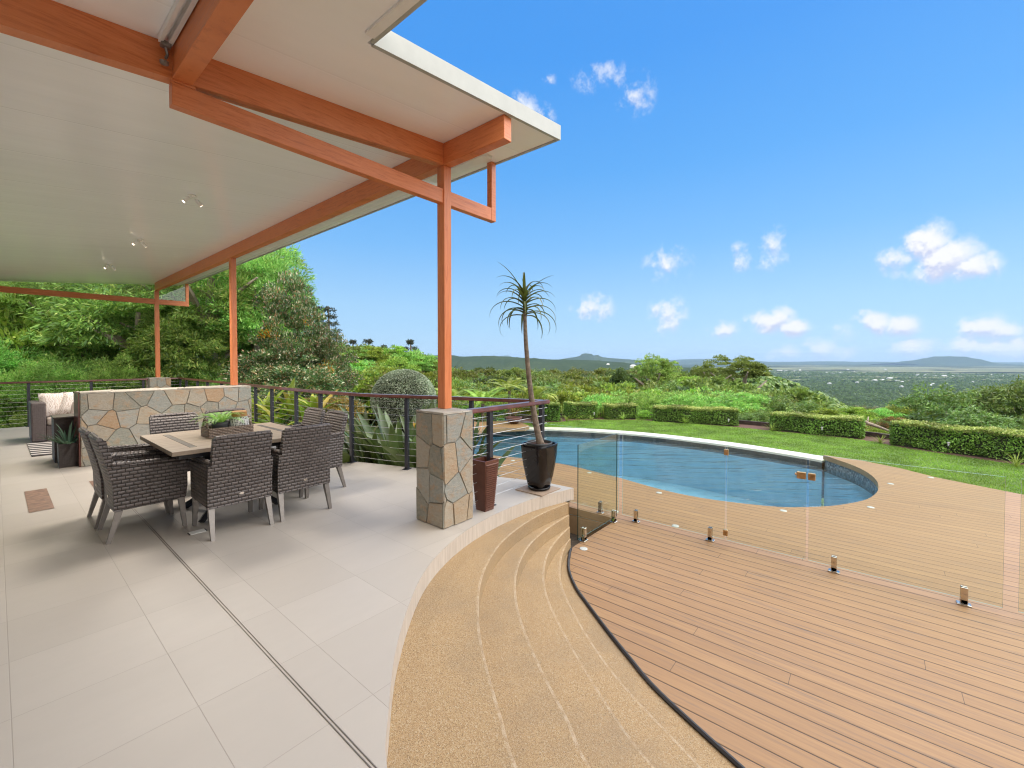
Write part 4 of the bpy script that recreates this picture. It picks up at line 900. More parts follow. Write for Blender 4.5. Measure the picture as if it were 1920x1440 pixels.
hill([(905, 673), (935, 668), (952, 666), (965, 671), (1000, 673)], 17000, 1500, -165, 14, .03)
hill([(1030, 677), (1060, 672), (1078, 669.5), (1088, 667), (1091, 663.6), (1098, 662.4), (1106, 663.4), (1110, 667), (1117, 666), (1122, 668.5), (1140, 671), (1180, 674), (1240, 679)], 11000, 1300, -165, 5, .025, 3)
hill([(1240, 676), (1290, 673.5), (1340, 672.5), (1400, 676), (1440, 679), (1560, 677.5), (1620, 679), (1640, 678), (1660, 679.5), (1720, 679), (1850, 679.5), (2050, 680.5)], 20000, 2500, -165, 6, .03)
hill([(1680, 681), (1712, 678), (1740, 673), (1765, 668.5), (1780, 667.8), (1800, 669.5), (1814, 675), (1825, 679), (1850, 681)], 13500, 1100, -165, 7, .025, 3)
# open fields on the plain
r = rng_(5); FL = []
for i in range(70):
    px = r.uniform(1420, 1980); yv = r.choice([r.uniform(686, 692), r.uniform(690, 700), r.uniform(700, 716)]); c = at(px, yv, -159.0); kk = 1 if yv < 700 else .35; w = r.uniform(300, 1500)*kk; h = r.uniform(100, 500)*kk; a = r.uniform(-.3, .3)
    ex = RV*math.cos(a)+FV*math.sin(a); ey = FV*math.cos(a)-RV*math.sin(a); FL.append([(c+ex*w*sx+ey*h*sy)[:2] for sx, sy in ((-1, -.8), (.2, -1), (1, -.5), (.9, .8), (-.2, 1), (-1, .6))])
mb = MB()
for i, q in enumerate(FL): mb.add([(p[0], p[1], -156+.15*i) for p in q], [tuple(range(6))])
struct(mb.build('fields', 'field'))
# sheds and houses on the plain
shm = None
SH = [(1442, 697, 4), (1462, 696, 8), (1474, 697, 5), (1490, 697.5, 6), (1500, 695, 3), (1513, 703, 5), (1549, 700.5, 3), (1561, 701, 6), (1577, 700.5, 8), (1600, 698, 4), (1640, 715, 7), (1652, 714, 9), (1669, 711, 11), (1682, 716, 5), (1691, 718, 4), (1720, 704.5, 8), (1738, 705, 9), (1752, 706, 6), (1770, 706, 7), (1786, 706.5, 5), (1800, 707, 6), (1815, 706, 4), (1822, 718, 4), (1748, 722, 4), (1744, 724, 3), (1690, 727, 3), (1555, 721, 4), (1607, 719, 3), (1835, 707, 4), (1858, 704, 4), (1880, 706, 3), (1590, 694, 3), (1660, 694, 3)]
for i, (px, py, w) in enumerate(SH):
    c = at(px, py, -150); d = float(np.dot(c-CP, FV)); g = gz(c[0], c[1]); c = at(px, py, g+6); d = float(np.dot(c-CP, FV)); L = w*d/F*.5; Wd = max(9, L*.3); H_ = 5*d/5000+4
    mb = MB(); mb.add([(-L, -Wd, 0), (L, -Wd, 0), (L, Wd, 0), (-L, Wd, 0), (-L, -Wd, H_), (L, -Wd, H_), (L, Wd, H_), (-L, Wd, H_), (-L, 0, H_*1.45), (L, 0, H_*1.45)],
                      [(0, 1, 5, 4), (2, 3, 7, 6), (1, 2, 6, 9, 5), (3, 0, 4, 8, 7), (4, 5, 9, 8), (6, 7, 8, 9)])
    o = mb.build('shed', 'shed'); o.location = (c[0], c[1], g+9); o.rotation_euler = (0, 0, YAW+random.Random(i).uniform(-.3, .3)); tag(o, 'tiny white roofed shed far off among trees on the valley plain', 'shed', 'white sheds on the plain')
for (px, py, d) in ((1187, 685, 640), (1140, 682, 1300)):
    x, y = xy(px, d); g = zat(py, d)
    t = thing('house', ('white roofed house among dark trees on the near ridge', 'pale small house on the blue wooded ridge')[d > 1000], 'house', (x, y, g-3.5), YAW)
    mb = MB(); mb.b2((-4, -3, 0), (4, 3, 3)); mb.build('wall', 'white', t); mb = MB(); mb.add([(-4.4, -3.4, 3), (4.4, -3.4, 3), (4.4, 3.4, 3), (-4.4, 3.4, 3), (-2, 0, 4.6), (2, 0, 4.6)], [(0, 1, 5, 4), (1, 2, 5), (2, 3, 4, 5), (3, 0, 4)]); mb.build('roof', 'shed', t)

# far-off wood as one mass
MT['lf_far'] = bpy.data.materials['dark_leaf'].copy(); MT['lf_far'].name = 'far_wood_leaf'
def forest(seed, N, r0, r1, t0, t1, k, nq, mat, keep=None):
    r = rng_(seed); R = np.exp(r.uniform(math.log(r0), math.log(r1), N)); T = np.radians(r.uniform(t0, t1, N)); P = np.outer(np.cos(T)*R, FV)+np.outer(np.sin(T)*R, RV)
    s = np.maximum(7, R*k)*r.uniform(.7, 1.35, N); z = np.array([gz(a, b) for a, b in P[:, :2]]); P[:, 2] = z+s*.35+4*r.uniform(.4, 1.2, N)
    idx = np.repeat(np.arange(N), nq); n = len(idx); e = sph(r, n); e[:, 2] = np.abs(e[:, 2]); C = P[idx]+e*(s[idx]*.55*r.uniform(.6, 1.05, n))[:, None]*np.array([1, 1, .85])
    D = unit(np.cross(e, sph(r, n))); Nn = unit(e+sph(r, n)*.55); L = s[idx]*(.34 if nq > 50 else .45)*r.uniform(.6, 1.3, n)
    me = leafmesh('forest', C, D, Nn, L, L*.6, mat); o = bpy.data.objects.new('forest', me); COL.objects.link(o); struct(o, 'stuff'); return o
MT['lf_forest'] = MT['lf_olive'].copy(); MT['lf_forest'].name = 'wood_leaf'
forest(11, 5200, 105, 520, -13, 52, .026, 80, 'lf_forest'); forest(12, 9000, 450, 1700, -13, 52, .009, 34, 'lf_forest'); forest(13, 12000, 1600, 6500, 5, 52, .0046, 10, 'lf_far')

# ================================================================== TREES AND SHRUBS
print('crowns')
kind('feather', [crown(s, (2.2, 2.2, 2.2), 150, .50, 240, .15, .032, 'lf_feather', .15, .45) for s in (21, 22, 23)], (2.2, 2.2, 2.2))
kind('lance', [crown(s, (2.2, 2.2, 2.2), 130, .48, 160, .19, .042, 'lf_lance', .55, .45) for s in (31, 32)], (2.2, 2.2, 2.2))
kind('gloss', [crown(s, (1.6, 1.6, 2.2), 120, .42, 220, .095, .046, 'lf_gloss', .2, .5) for s in (41,)], (1.6, 1.6, 2.2))
kind('glossfl', [crown(s, (1.7, 1.7, 2.2), 130, .42, 240, .095, .048, 'lf_gloss', .2, .5, extra=('fl_orange', lambda cc, r: (r.random(len(cc)) < .09))) for s in (43,)], (1.7, 1.7, 2.2))
kind('round', [crown(s, (3, 3, 2.6), 62, .85, 170, .24, .12, m, .3, .6, 1.0, -.75, .4) for s, m in ((51, 'lf_olive'), (52, 'lf_bright'), (53, 'lf_olive'))], (3, 3, 2.6))
kind('bright', [crown(s, (2.6, 2.6, 1.7), 100, .62, 110, .22, .10, 'lf_bright', .1, .5, .55) for s in (61, 62)], (2.6, 2.6, 1.7))
kind('layer', [crown(s, (3.2, 3.2, 2.0), 80, .75, 150, .20, .09, 'lf_feather', .0, .4, .5, -.3) for s in (63, 64)], (3.2, 3.2, 2.0))
kind('umbrella', [crown(s, (4.0, 4.0, 3.0), 58, .85, 260, .22, .12, 'lf_olive', .0, .35, .72, -.45, .6) for s in (71, 72)], (4.0, 4.0, 3.0))
kind('dark', [crown(s, (1.6, 1.6, 2.6), 80, .5, 120, .22, .10, 'lf_dark', .3, .4) for s in (81,)], (1.6, 1.6, 2.6))
kind('mango', [crown(s, (2.4, 2.4, 2.1), 110, .5, 90, .27, .06, 'lf_mango', .9, .6) for s in (91, 92)], (2.4, 2.4, 2.1))
kind('canopy', [crown(s, (4, 4, 3), 80, 1.1, 80, .5, .30, m, .2, .6, .7) for s, m in ((95, 'lf_olive'), (96, 'lf_forest'), (97, 'lf_dark'))], (4, 4, 3))
kind('croton', [crown(5, (.9, .9, .8), 60, .25, 90, .09, .05, 'lf_croton', .2, .5)], (.9, .9, .8))
G1 = 'trees behind the patio railing'
T = tree
T('tree', 'feather', 'tall feathery bright green tree rising highest behind the second post', 'tree', G1, 474, 16.5, 452, 2.15, 1.25, None, 'b', 1)
T('tree', 'feather', 'feathery green tree with pale leaning trunk between the two far posts', 'tree', G1, 385, 15.5, 420, 2.3, 1.25, None, 'b', 2, 1.3)
T('tree', 'lance', 'dark tree with long hanging leaves behind the far stone pier', 'tree', G1, 255, 14.6, 500, 2.3, 1.05, None, 'b', 3)
T('tree', 'feather', 'big dark green feathery tree filling the space under the far roof end', 'tree', G1, 125, 15.5, 480, 2.6, 1.2, None, 'b', 4)
T('tree', 'bright', 'yellow green compound leaved tree at the left picture edge', 'tree', G1, 5, 14.0, 540, 1.8, 1.3, None, 'a', 5)
for i, (px, d, y, w) in enumerate(((-70, 21, 400, 4), (60, 22, 380, 4), (190, 21.5, 380, 4), (310, 22, 380, 4), (430, 23, 420, 3.8))):
    T('tree', 'feather', 'leafy background tree closing the view behind the patio', 'tree', 'background trees behind the patio', px, d, y, w, 2.0, None, 'b', 20+i)
T('tree', 'lance', 'dark leaved bamboo like shrub between the railing and the dark tree', 'shrub', G1, 335, 13.6, 590, 1.6, .8, None, 'c', 6)
T('tree', 'glossfl', 'dark glossy tree with red new leaves and orange flowers left of the hill', 'tree', G1, 548, 13.2, 535, 1.08, 1.1, None, 'c', 7)
T('shrub', 'gloss', 'dark glossy shrub in front of the orange flowered tree, by the railing', 'shrub', G1, 500, 11.3, 640, 1.25, .72, None, 'c', 8)
T('shrub', 'gloss', 'low dark glossy shrub behind the lime strap leaved plants', 'shrub', G1, 560, 11.8, 668, 1.3, .7, None, 'c', 9)
T('shrub', 'glossfl', 'flowering glossy shrub at the foot of the hill beside the round clipped bush', 'shrub', G1, 612, 13.2, 628, .95, .75, None, 'c', 10)
for i, (px, d, y, w) in enumerate(((-20, 12.6, 640, 1.3), (60, 12.4, 668, 1.2), (150, 12.3, 676, 1.1), (228, 12.1, 672, 1.1), (310, 12.0, 680, 1.0), (385, 11.9, 683, 1.0), (430, 11.2, 700, .9))):
    T('shrub', 'feather', 'soft feathery light green shrub growing along the far railing', 'shrub', 'feathery shrubs along the far railing', px, d, y, w, .62, None, 'c', 30+i)
for i, (px, d, y, w) in enumerate(((-40, 11.9, 745, 1.2), (20, 11.8, 735, 1.2), (105, 11.9, 740, 1.2), (190, 11.8, 745, 1.2))):
    T('shrub', 'lance', 'low dark leafy shrub seen between the railing cables', 'shrub', 'low shrubs under the far railing', px, d, y, w, .5, None, 'c', 40+i)
for px, y, w in ((640, 742, .5), (598, 746, .4)):
    T('shrub', 'croton', 'low shrub with rusty orange leaves behind the railing', 'shrub', 'orange leaved shrubs', px, 9.6, y, w, w/1.0, -1.12, 'c')
# hill left of the near post
r = random.Random(4); HL = ([600, 640, 700, 760, 795, 835, 860], [640, 644, 648, 652, 664, 690, 692])
for i in range(26):
    px = r.uniform(600, 845); d = r.choice((24, 29, 35, 42, 48)); y = float(np.interp(px, *HL))+(48-d)*2.1+r.uniform(0, 7)
    T('tree', r.choice(('bright', 'round', 'bright', 'layer')), 'yellow green tree on the slope left of the near post', 'tree', 'trees on the left slope', px, d, y, r.uniform(1.7, 2.8), None, None, 'a')
for i in range(17):
    px = 612+i*14.5; T('tree', ('bright', 'round', 'layer')[i % 3], 'yellow green tree on the slope left of the near post', 'tree', 'trees on the left slope', px, r.uniform(45, 51), float(np.interp(px, *HL))+r.uniform(-1, 4), r.uniform(2.4, 3.2), None, None, 'a')
for i in range(9):
    T('tree', 'lance', 'leafy background tree closing the view behind the patio', 'tree', 'background trees behind the patio', -70+i*68, 18.5+(i % 2), 545+r.uniform(-15, 25), 2.4, .95, None, 'b', 60+i)
# valley side behind the hedges
r = random.Random(8); CT = ([20, 26, 32, 42, 60, 85, 120, 170], [748, 735, 724, 713, 703, 696, 691, 689])
for i in range(125):
    px = r.uniform(815, 1475); d = math.exp(r.uniform(math.log(24), math.log(125))); y = float(np.interp(d, *CT))+r.uniform(-3, 6); k = r.choice(('round', 'round', 'bright', 'canopy', 'mango')) if d < 55 else r.choice(('round', 'canopy', 'canopy'))
    if px > 1370 and d > 34: px = r.uniform(830, 1360)
    T('tree', k, {'bright': 'bright green spreading tree in the bush below the garden', 'mango': 'tree with drooping leaves in the bush below the garden'}.get(k, 'olive green rounded tree in the bush below the garden'), 'tree', 'trees in the bush below the garden', px, d, y, r.uniform(2.2, 3.4)*(1 if d < 60 else 1.45), None, None, 'a')
T('umbrella_tree', 'umbrella', 'tall dark spreading umbrella crowned tree above the wood, right of centre', 'tree', None, 1390, 62, 662, 4.6, 1.0, None, 'b', 3)
T('umbrella_tree', 'umbrella', 'lower left shoulder of the umbrella crowned tree group', 'tree', None, 1325, 60, 676, 3.0, .8, None, 'b', 4)
T('tree', 'layer', 'light green spreading tree with feathered top left of the umbrella tree', 'tree', None, 1228, 52, 667, 2.9, 1.25, None, 'b', 5)
T('conifer', 'dark', 'small dark cone shaped tree standing out in the bright bush', 'tree', None, 1168, 36, 690, 1.15, .75, None, 'a', 6)
r = random.Random(15)
for i in range(11):
    px = 1105+i*30+r.uniform(-8, 8); d = r.uniform(20.5, 24); T('shrub', 'layer', 'bright green feathery spreading shrub just behind the hedges', 'shrub', 'feathery shrubs behind the hedges', px, d, 738+r.uniform(-5, 7), r.uniform(1.5, 2.1), .55, -3.4, 'c')
for i in range(7):
    px = 830+i*40+r.uniform(-8, 8); d = r.uniform(20, 24); T('shrub', 'bright', 'leafy green shrub on the bank behind the pool end', 'shrub', 'shrubs behind the pool end', px, d, 732+r.uniform(-6, 8), r.uniform(1.3, 1.9), .8, -3.0, 'c')
for i, (px, d, y, w, k) in enumerate(((1440, 21, 742, 1.7, 'mango'), (1500, 21.5, 752, 1.5, 'mango'), (1395, 22, 745, 1.5, 'mango'), (1560, 20, 768, 1.0, 'bright'), (1605, 19.5, 764, .9, 'bright'), (1650, 20, 766, 1.1, 'layer'), (1700, 20, 760, 1.2, 'round'), (1550, 24, 764, 1.3, 'round'), (1660, 24, 764, 1.3, 'bright'), (1740, 18.5, 770, 1.2, 'dark'))):
    T('shrub', k, 'mixed green shrub on the bank beyond the right hedges', 'shrub', 'shrubs beyond the right hedges', px, d, y, w, None, -4, 'c')
for i, (px, d, y, w) in enumerate(((1775, 19.5, 728, 1.6), (1838, 20.5, 733, 1.35), (1895, 18.5, 716, 1.75), (1725, 21.5, 748, 1.2), (1960, 18, 735, 1.6), (1850, 16.5, 768, 1.3))):
    T('tree', 'mango', 'dense tree with drooping green leaves beyond the rightmost hedge', 'tree', 'drooping leaved trees at right', px, d, y, w, None, -4.5, 'a')
for px, d, y, w in ((1630, 16.9, 790, .5), (1770, 15.2, 796, .45), (1835, 14.6, 803, .5), (1900, 14, 806, .6), (1680, 17, 780, .5)):
    T('shrub', 'croton', 'rusty orange leaved shrub peeping over the right hedge', 'shrub', 'rusty shrubs behind the right hedges', px, d, y, w, w, -2.2, 'c')
for i, (px, d, y, w, k) in enumerate(((1208, 18.6, 768, .8, 'bright'), (1412, 18.4, 772, .95, 'mango'), (1400, 19.3, 765, .9, 'bright'), (1432, 19, 770, .8, 'round'), (1128, 19.2, 762, .6, 'layer'), (1640, 16.2, 800, .6, 'bright'), (1655, 17.4, 790, .8, 'mango'), (1625, 18, 786, .8, 'round'))):
    T('shrub', k, 'low leafy shrub filling a gap between two clipped hedges', 'shrub', 'shrubs in the hedge gaps', px, d, y, w, None, -2.0, 'c')
# sparse araucaria pines on the skyline
def pine(px, d, ytop, ybot, wpx, seed, label):
    r = random.Random(seed); x, y = xy(px, d); zt = zat(ytop, d); zb = gz(x, y); h = zt-zb; R = wpx/F*d/2; hc = (ybot-ytop)/F*d
    t = thing('pine_tree', label, 'pine tree', (x, y, zb), r.uniform(0, 6)); mb = MB(); mb.tube([(0, 0, 0), (0, 0, h*.6), (0, 0, h)], [.28, .2, .05], 7); mb.build('trunk', 'bark', t)
    P = []; mbb = MB()
    for k in range(int(hc/.8)):
        u = k/(hc/.8); z = h-.3-u*hc
        for q in range(5):
            a = 2*PI*q/5+r.uniform(-.5, .5)+k; L = R*(.35+.65*math.sin(min(1, u*1.5)*PI/2))*r.uniform(.65, 1.1)
            p = [(L*f*math.cos(a), L*f*math.sin(a), z+.12*L*f-.25*L*f*f) for f in (0, .5, 1)]; mbb.tube(p, [.05, .035, .02], 4)
            for w in range(2): P.append((p[2][0]*(1-.13*w), p[2][1]*(1-.13*w), p[2][2]+.06*r.uniform(-1, 1)))
    mbb.build('branches', 'bark', t)
    rr = rng_(seed); P = np.repeat(np.array(P), 30, axis=0); e = sph(rr, len(P)); me = leafmesh('foliage', P+e*rr.uniform(.1, .36, len(P))[:, None], e, sph(rr, len(P)), .26, .09, 'lf_conifer')
    o = bpy.data.objects.new('foliage', me); COL.objects.link(o); o.parent = t
pine(617, 50, 574, 660, 50, 1, 'tallest dark araucaria pine on the skyline left of the near post'); pine(598, 42, 575, 640, 22, 8, 'thin dark pine top beside the flowering tree')
pine(770, 52, 636, 672, 26, 2, 'lone small dark pine on the skyline just left of the near post'); pine(662, 60, 637, 665, 28, 3, 'dark pine behind the hill, left of three'); pine(692, 58, 635, 665, 38, 4, 'broad dark pine behind the hill, middle of three'); pine(720, 60, 647, 668, 16, 5, 'tiny dark pine top behind the hill')
# clipped grey dome
r = rng_(77); cx, cy = xy(757, 11.6); R = .86; zc = zat(692, 11.6)-R*.94
d_ = sph(r, 26000); d_ = d_[d_[:, 2] > -.75]; C = d_*R*r.uniform(.93, 1.0, len(d_))[:, None]*np.array([1, 1, .94]); me = leafmesh('foliage', C, unit(d_+sph(r, len(d_))*.9), unit(sph(r, len(d_))+d_*.4), .052, .020, 'lf_grey')
t = thing('round_bush', 'round clipped grey green bush beyond the railing, left of the near post', 'bush', (cx, cy, -1.4)); o = bpy.data.objects.new('foliage', me); COL.objects.link(o); o.parent = t; o.location = (0, 0, zc+1.4)
mb = MB(); mb.lathe([(.02, -.76*R), (.6*R, -.66*R), (.90*R, 0), (.66*R, .60*R), (.02, .86*R)], (0, 0, zc+1.4), 24); mb.tube([(0, 0, 0), (0, 0, zc+1.0)], .06, 8); mb.build('branches', 'twig', t)

# strap and paddle plants
def plantobj(name, label, cat, x, y, z, mb, mat, group=None, part='leaves', smooth=True):
    t = thing(name, label, cat, (x, y, z), 0, group); o = mb.build(part, mat, t, smooth=smooth); return t
r = random.Random(3)
PAD = lambda u: .05 if u < .42 else max(.03, math.sin(min(1, (u-.42)/.58*.96+.04)*PI)**.75)
for i, (px, d, n, hh) in enumerate(((697, 7.6, 32, 1.95), (752, 7.45, 38, 2.15), (815, 7.2, 32, 2.05), (655, 8.1, 18, 1.75), (868, 7.3, 18, 1.8))):
    x, y = xy(px, d); mb = MB()
    for k in range(n):
        a = r.uniform(0, 2*PI); blade(mb, (.12*math.cos(a)*r.random(), .12*math.sin(a)*r.random(), 0), a, r.uniform(1.05, 1.48), hh*r.uniform(.72, 1.05), r.uniform(.11, .19), r.uniform(.15, .75), 14, .22, PAD, 0, r.uniform(-.8, .8))
    for k in range(7):
        a = r.uniform(0, 2*PI); blade(mb, (.1*math.cos(a), .1*math.sin(a), 0), a, r.uniform(.7, 1.1), hh*r.uniform(.5, .7), r.uniform(.14, .2), r.uniform(.6, 1.4), 12, .22, PAD, 0, r.uniform(-.8, .8))
    t = plantobj('strelitzia_plant', ('large grey green paddle leaved plant nearest left of middle, behind the cables', 'tallest paddle leaved plant with an orange bird like flower, behind the cables', 'paddle leaved plant behind the cables just left of the stone pier', 'smaller paddle leaved plant behind the rightmost chairs', 'paddle leaved plant hidden behind the near stone pier')[i], 'plant', x, y, -1.12, mb, 'lf_strel')
    if i == 1:
        mb = MB(); mb.tube([(.05, -.25, 0), (.08, -.28, .9), (.06, -.30, 1.55)], [.012, .011, .01], 6); mb.build('flower_stem', 'lf_strel', t)
        mb = MB()
        for q in range(5): blade(mb, (.06, -.30, 1.55), q*1.25, 1.0+.1*q, .14, .035, .2, 4, .2)
        mb.build('flower', 'fl_orange', t)
for i, (px, d, z0, n) in enumerate(((500, 9.6, .25, 20), (545, 9.3, .35, 22), (590, 8.8, .30, 22), (520, 9.0, .0, 20), (470, 10.4, .1, 16), (575, 8.6, -.05, 18))):
    x, y = xy(px, d); mb = MB()
    for k in range(n):
        a = r.uniform(0, 2*PI); e = r.uniform(.25, 1.4); blade(mb, (0, 0, .02*k*.4), a, e, r.uniform(.5, .85), r.uniform(.09, .145), r.uniform(.5, 1.2), 8, .2, lambda u: max(.05, math.sin(min(1, u*.93+.07)*PI)**.8), 0, r.uniform(-.3, .3))
    t = thing('strap_leaf_plant', 'lime green plant with broad strap leaves between railing and dark shrub', 'plant', (x, y, -1.12), 0, 'lime strap leaved plants')
    o = mb.build('leaves', 'lf_ti', t, smooth=True); o.location = (0, 0, z0+1.12); mb = MB(); mb.tube([(0, 0, 0), (0, 0, z0+1.25)], .02, 6); mb.build('stem', 'bark', t)
# tree ferns near the pool end
def fern(name, label, cat, x, y, z, n, L, e0, droop, lw, mat, stem=0.0, group=None, seed=1):
    r = random.Random(seed); t = thing(name, label, cat, (x, y, z), 0, group); C = []; D = []; N = []; Ls = []
    for k in range(n):
        a = 2*PI*k/n+r.uniform(-.25, .25); e = e0*r.uniform(.7, 1.2); p = np.array([0, 0, stem]); l = L*r.uniform(.75, 1.1); S_ = 26
        for i in range(S_):
            u = i/S_; d = np.array([math.cos(a)*math.cos(e), math.sin(a)*math.cos(e), math.sin(e)]); s = np.array([-math.sin(a), math.cos(a), 0]); p = p+d*l/S_; e -= droop/S_*(.4+1.2*u)
            w = lw*math.sin(min(1, u*.9+.1)*PI)**.7
            for q in (-1, 1): C.append(p+s*q*w*.5); D.append(s*q+d*.45); N.append(np.cross(d, s)+.0); Ls.append(w)
    me = leafmesh('fronds', np.array(C), np.array(D), np.array(N), np.array(Ls), np.array(Ls)*.16+L*.008, mat); o = bpy.data.objects.new('fronds', me); COL.objects.link(o); o.parent = t
    if stem > .1: mb = MB(); mb.tube([(0, 0, 0), (0, 0, stem)], [.09, .06], 8); mb.build('trunk', 'bark', t)
    return t
for i, (px, d, y, L) in enumerate(((1000, 16.5, 728, 1.5), (905, 17, 738, 1.7), (955, 19, 716, 1.6), (845, 18, 735, 1.6))):
    x, yy = xy(px, d); zt = zat(y, d); fern('tree_fern', 'light green tree fern with arching fronds behind the pool end', 'fern', x, yy, -2.6, 11, L, .75, 1.5, .34, 'lf_fern', zt+2.6-.4, 'tree ferns behind the pool', i)
for i, (px, py, L) in enumerate(((1062, 790, .34), (1168, 788, .40), (1284, 794, .42), (1447, 808, .38), (1651, 832, .36), (1905, 876, .46), (1108, 788, .25))):
    p = at(px, py, -.87); mb = MB(); rr = random.Random(i)
    for k in range(26): blade(mb, (0, 0, 0), rr.uniform(0, 6.28), rr.uniform(.5, 1.4), L*rr.uniform(.7, 1.15), .022, rr.uniform(.6, 1.6), 6, .2)
    plantobj('strappy_plant', 'small strappy tuft plant in the mulch before the hedges', 'plant', p[0], p[1], -.875, mb, 'lf_fern', 'strappy plants along the hedges')
# long grass clumps behind the small hedges
for i, (px, d, y) in enumerate(((1075, 18.6, 748), (1128, 18.8, 742), (1100, 19.4, 738), (1050, 18.2, 752))):
    x, yy = xy(px, d); mb = MB(); rr = random.Random(i+50)
    for k in range(90): blade(mb, (rr.uniform(-.15, .15), rr.uniform(-.15, .15), 0), rr.uniform(0, 6.28), rr.uniform(.8, 1.45), 2.3*rr.uniform(.6, 1.1), .035, rr.uniform(1.2, 2.4), 8, .2)
    plantobj('grass_clump', 'tall arching grassy clump rising behind the small hedges', 'plant', x, yy, -1.9, mb, 'lf_fern', 'grass clumps behind the hedges')
# bed beside the steps
rr = random.Random(9); mb = MB()
for (x, y) in ((4.72, 3.02), (4.8, 3.25), (4.95, 3.05), (4.7, 3.5)):
    mb = MB()
    for k in range(16): blade(mb, (0, 0, 0), rr.uniform(0, 6.28), rr.uniform(.3, 1.3), rr.uniform(.12, .28), .085, rr.uniform(.5, 1.4), 6, .15, lambda u: max(.05, math.sin(min(1, u*.95+.05)*PI)))
    plantobj('leafy_plant', 'small leafy green plant in the narrow bed beside the stair wall', 'plant', x, y, -1.1, mb, 'lf_bright', 'plants in the bed by the steps')
mb = MB()
for k in range(260):
    s = rr.uniform(.012, .03); mb.lathe([(0, -.5*s), (s, 0), (.75*s, .4*s), (0, .55*s)], (rr.uniform(4.5, 5.0), rr.uniform(2.87, 3.3), -1.115), 7)
struct(mb.build('pebbles', 'pebble', smooth=True), 'stuff')

# ================================================================== HEDGES
def hedge(lab, a, b, hA, hB, dep, seed):
    r = rng_(seed); A = at(*a, -.88); B = at(*b, -.88); ax = (B-A)[:2]; L = float(np.linalg.norm(ax)); ang = math.atan2(ax[1], ax[0])
    t = thing('hedge', lab, 'hedge', (A[0], A[1], -.885), ang, 'clipped hedges')
    def hgt(u): return hA+(hB-hA)*u
    C = []; Nn = []; MI = []
    def add(n, f, nr, mi):
        u = r.uniform(0, 1, n); v = r.uniform(0, 1, n); w = r.uniform(-.05, .015, n); p = f(u, v); nn = np.tile(np.array(nr, float), (n, 1)); C.append(p+nn*w[:, None]+r.normal(0, .008, (n, 3))); Nn.append(nn); MI.append(np.full(n, mi))
    k = 1500
    h = (hA+hB)/2
    add(int(k*L*h), lambda u, v: np.c_[u*L, 0*u, .03+v*(hgt(u)-.03)], (0, -1, 0), 0); add(int(k*.4*L*h), lambda u, v: np.c_[u*L, 0*u+dep, v*hgt(u)], (0, 1, 0), 0)
    add(int(k*dep*h), lambda u, v: np.c_[0*u, u*dep, v*hA], (-1, 0, 0), 0); add(int(k*dep*h), lambda u, v: np.c_[0*u+L, u*dep, v*hB], (1, 0, 0), 0)
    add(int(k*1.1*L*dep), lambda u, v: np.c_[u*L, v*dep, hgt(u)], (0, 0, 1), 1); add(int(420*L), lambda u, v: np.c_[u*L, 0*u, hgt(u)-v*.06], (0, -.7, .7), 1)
    C = np.concatenate(C); Nn = np.concatenate(Nn); MI = np.concatenate(MI); n = len(C)
    C = C+np.c_[np.zeros(n), .04*np.sin(C[:, 0]*5+seed)*np.cos(C[:, 2]*7), .022*np.sin(C[:, 0]*4+seed)+.012*np.sin(C[:, 0]*11+C[:, 1]*9)]
    e = .07                                              # rounded ends
    ex = np.minimum(C[:, 0], L-C[:, 0]); ey = np.minimum(C[:, 1], dep-C[:, 1]); cor = np.clip(e-np.minimum(ex, e), 0, e)*np.clip(e-np.minimum(ey, e), 0, e)/e
    C[:, 0] += np.where(C[:, 0] < L/2, cor, -cor); C[:, 1] += np.where(C[:, 1] < dep/2, cor, -cor)
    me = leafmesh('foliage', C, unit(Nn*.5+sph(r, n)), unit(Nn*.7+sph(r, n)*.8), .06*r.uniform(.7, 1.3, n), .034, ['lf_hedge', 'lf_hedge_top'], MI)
    o = bpy.data.objects.new('foliage', me); COL.objects.link(o); o.parent = t
    mb = MB(); q = .07; mb.add([(q, q, 0), (L-q, q, 0), (L-q, dep-q, 0), (q, dep-q, 0), (q, q, hA-q), (L-q, q, hB-q), (L-q, dep-q, hB-q), (q, dep-q, hA-q)], [(0, 3, 2, 1), (4, 5, 6, 7), (0, 1, 5, 4), (1, 2, 6, 5), (2, 3, 7, 6), (3, 0, 4, 7)]); mb.build('branches', 'twig', t)
hedge('leftmost clipped hedge block, partly behind the railing corner post', (1013, 790.5), (1051, 790), .74, .74, .7, 1)
hedge('second small clipped hedge block from the left, with a white light', (1062, 785.5), (1122, 785), .66, .66, .7, 2)
hedge('third small clipped hedge block with a strappy plant in front', (1135, 786), (1197, 786), .60, .60, .7, 3)
hedge('long clipped hedge behind the middle of the pool', (1223, 790), (1384, 799.5), .62, .62, .75, 4)
hedge('clipped hedge between the sleeper gap and the dead branch', (1442, 806.5), (1618, 823.5), .61, .63, .75, 5)
hedge('biggest clipped hedge at the right picture edge', (1666, 834), (1990, 878), .68, .70, .8, 6)
gl0 = thing('garden_light', '', 'garden light'); mb = MB(); mb.tube([(0, 0, 0), (0, 0, .24)], .008, 6); mb.build('stake', 'black', gl0)
mb = MB(); mb.lathe([(.02, .24), (.035, .33), (.036, .345), (.05, .35), (.045, .37), (0, .38)], (0, 0, 0), 14); mb.build('lamp_head', 'lens', gl0, smooth=True)
for i, (px, py, l) in enumerate(((1114, 786.5, 'second small hedge from the left'), (1366, 800, 'right end of the long middle hedge'), (1541, 817, 'hedge left of the dead branch'), (1778, 849, 'biggest hedge at right'))):
    o = gl0 if i == 0 else dup(gl0); p = at(px, py, -.87); o.scale = (.7, .7, .8); o.location = (p[0], p[1], -.88); o['label'] = 'small white stake light in front of the '+l; o['group'] = 'garden stake lights'
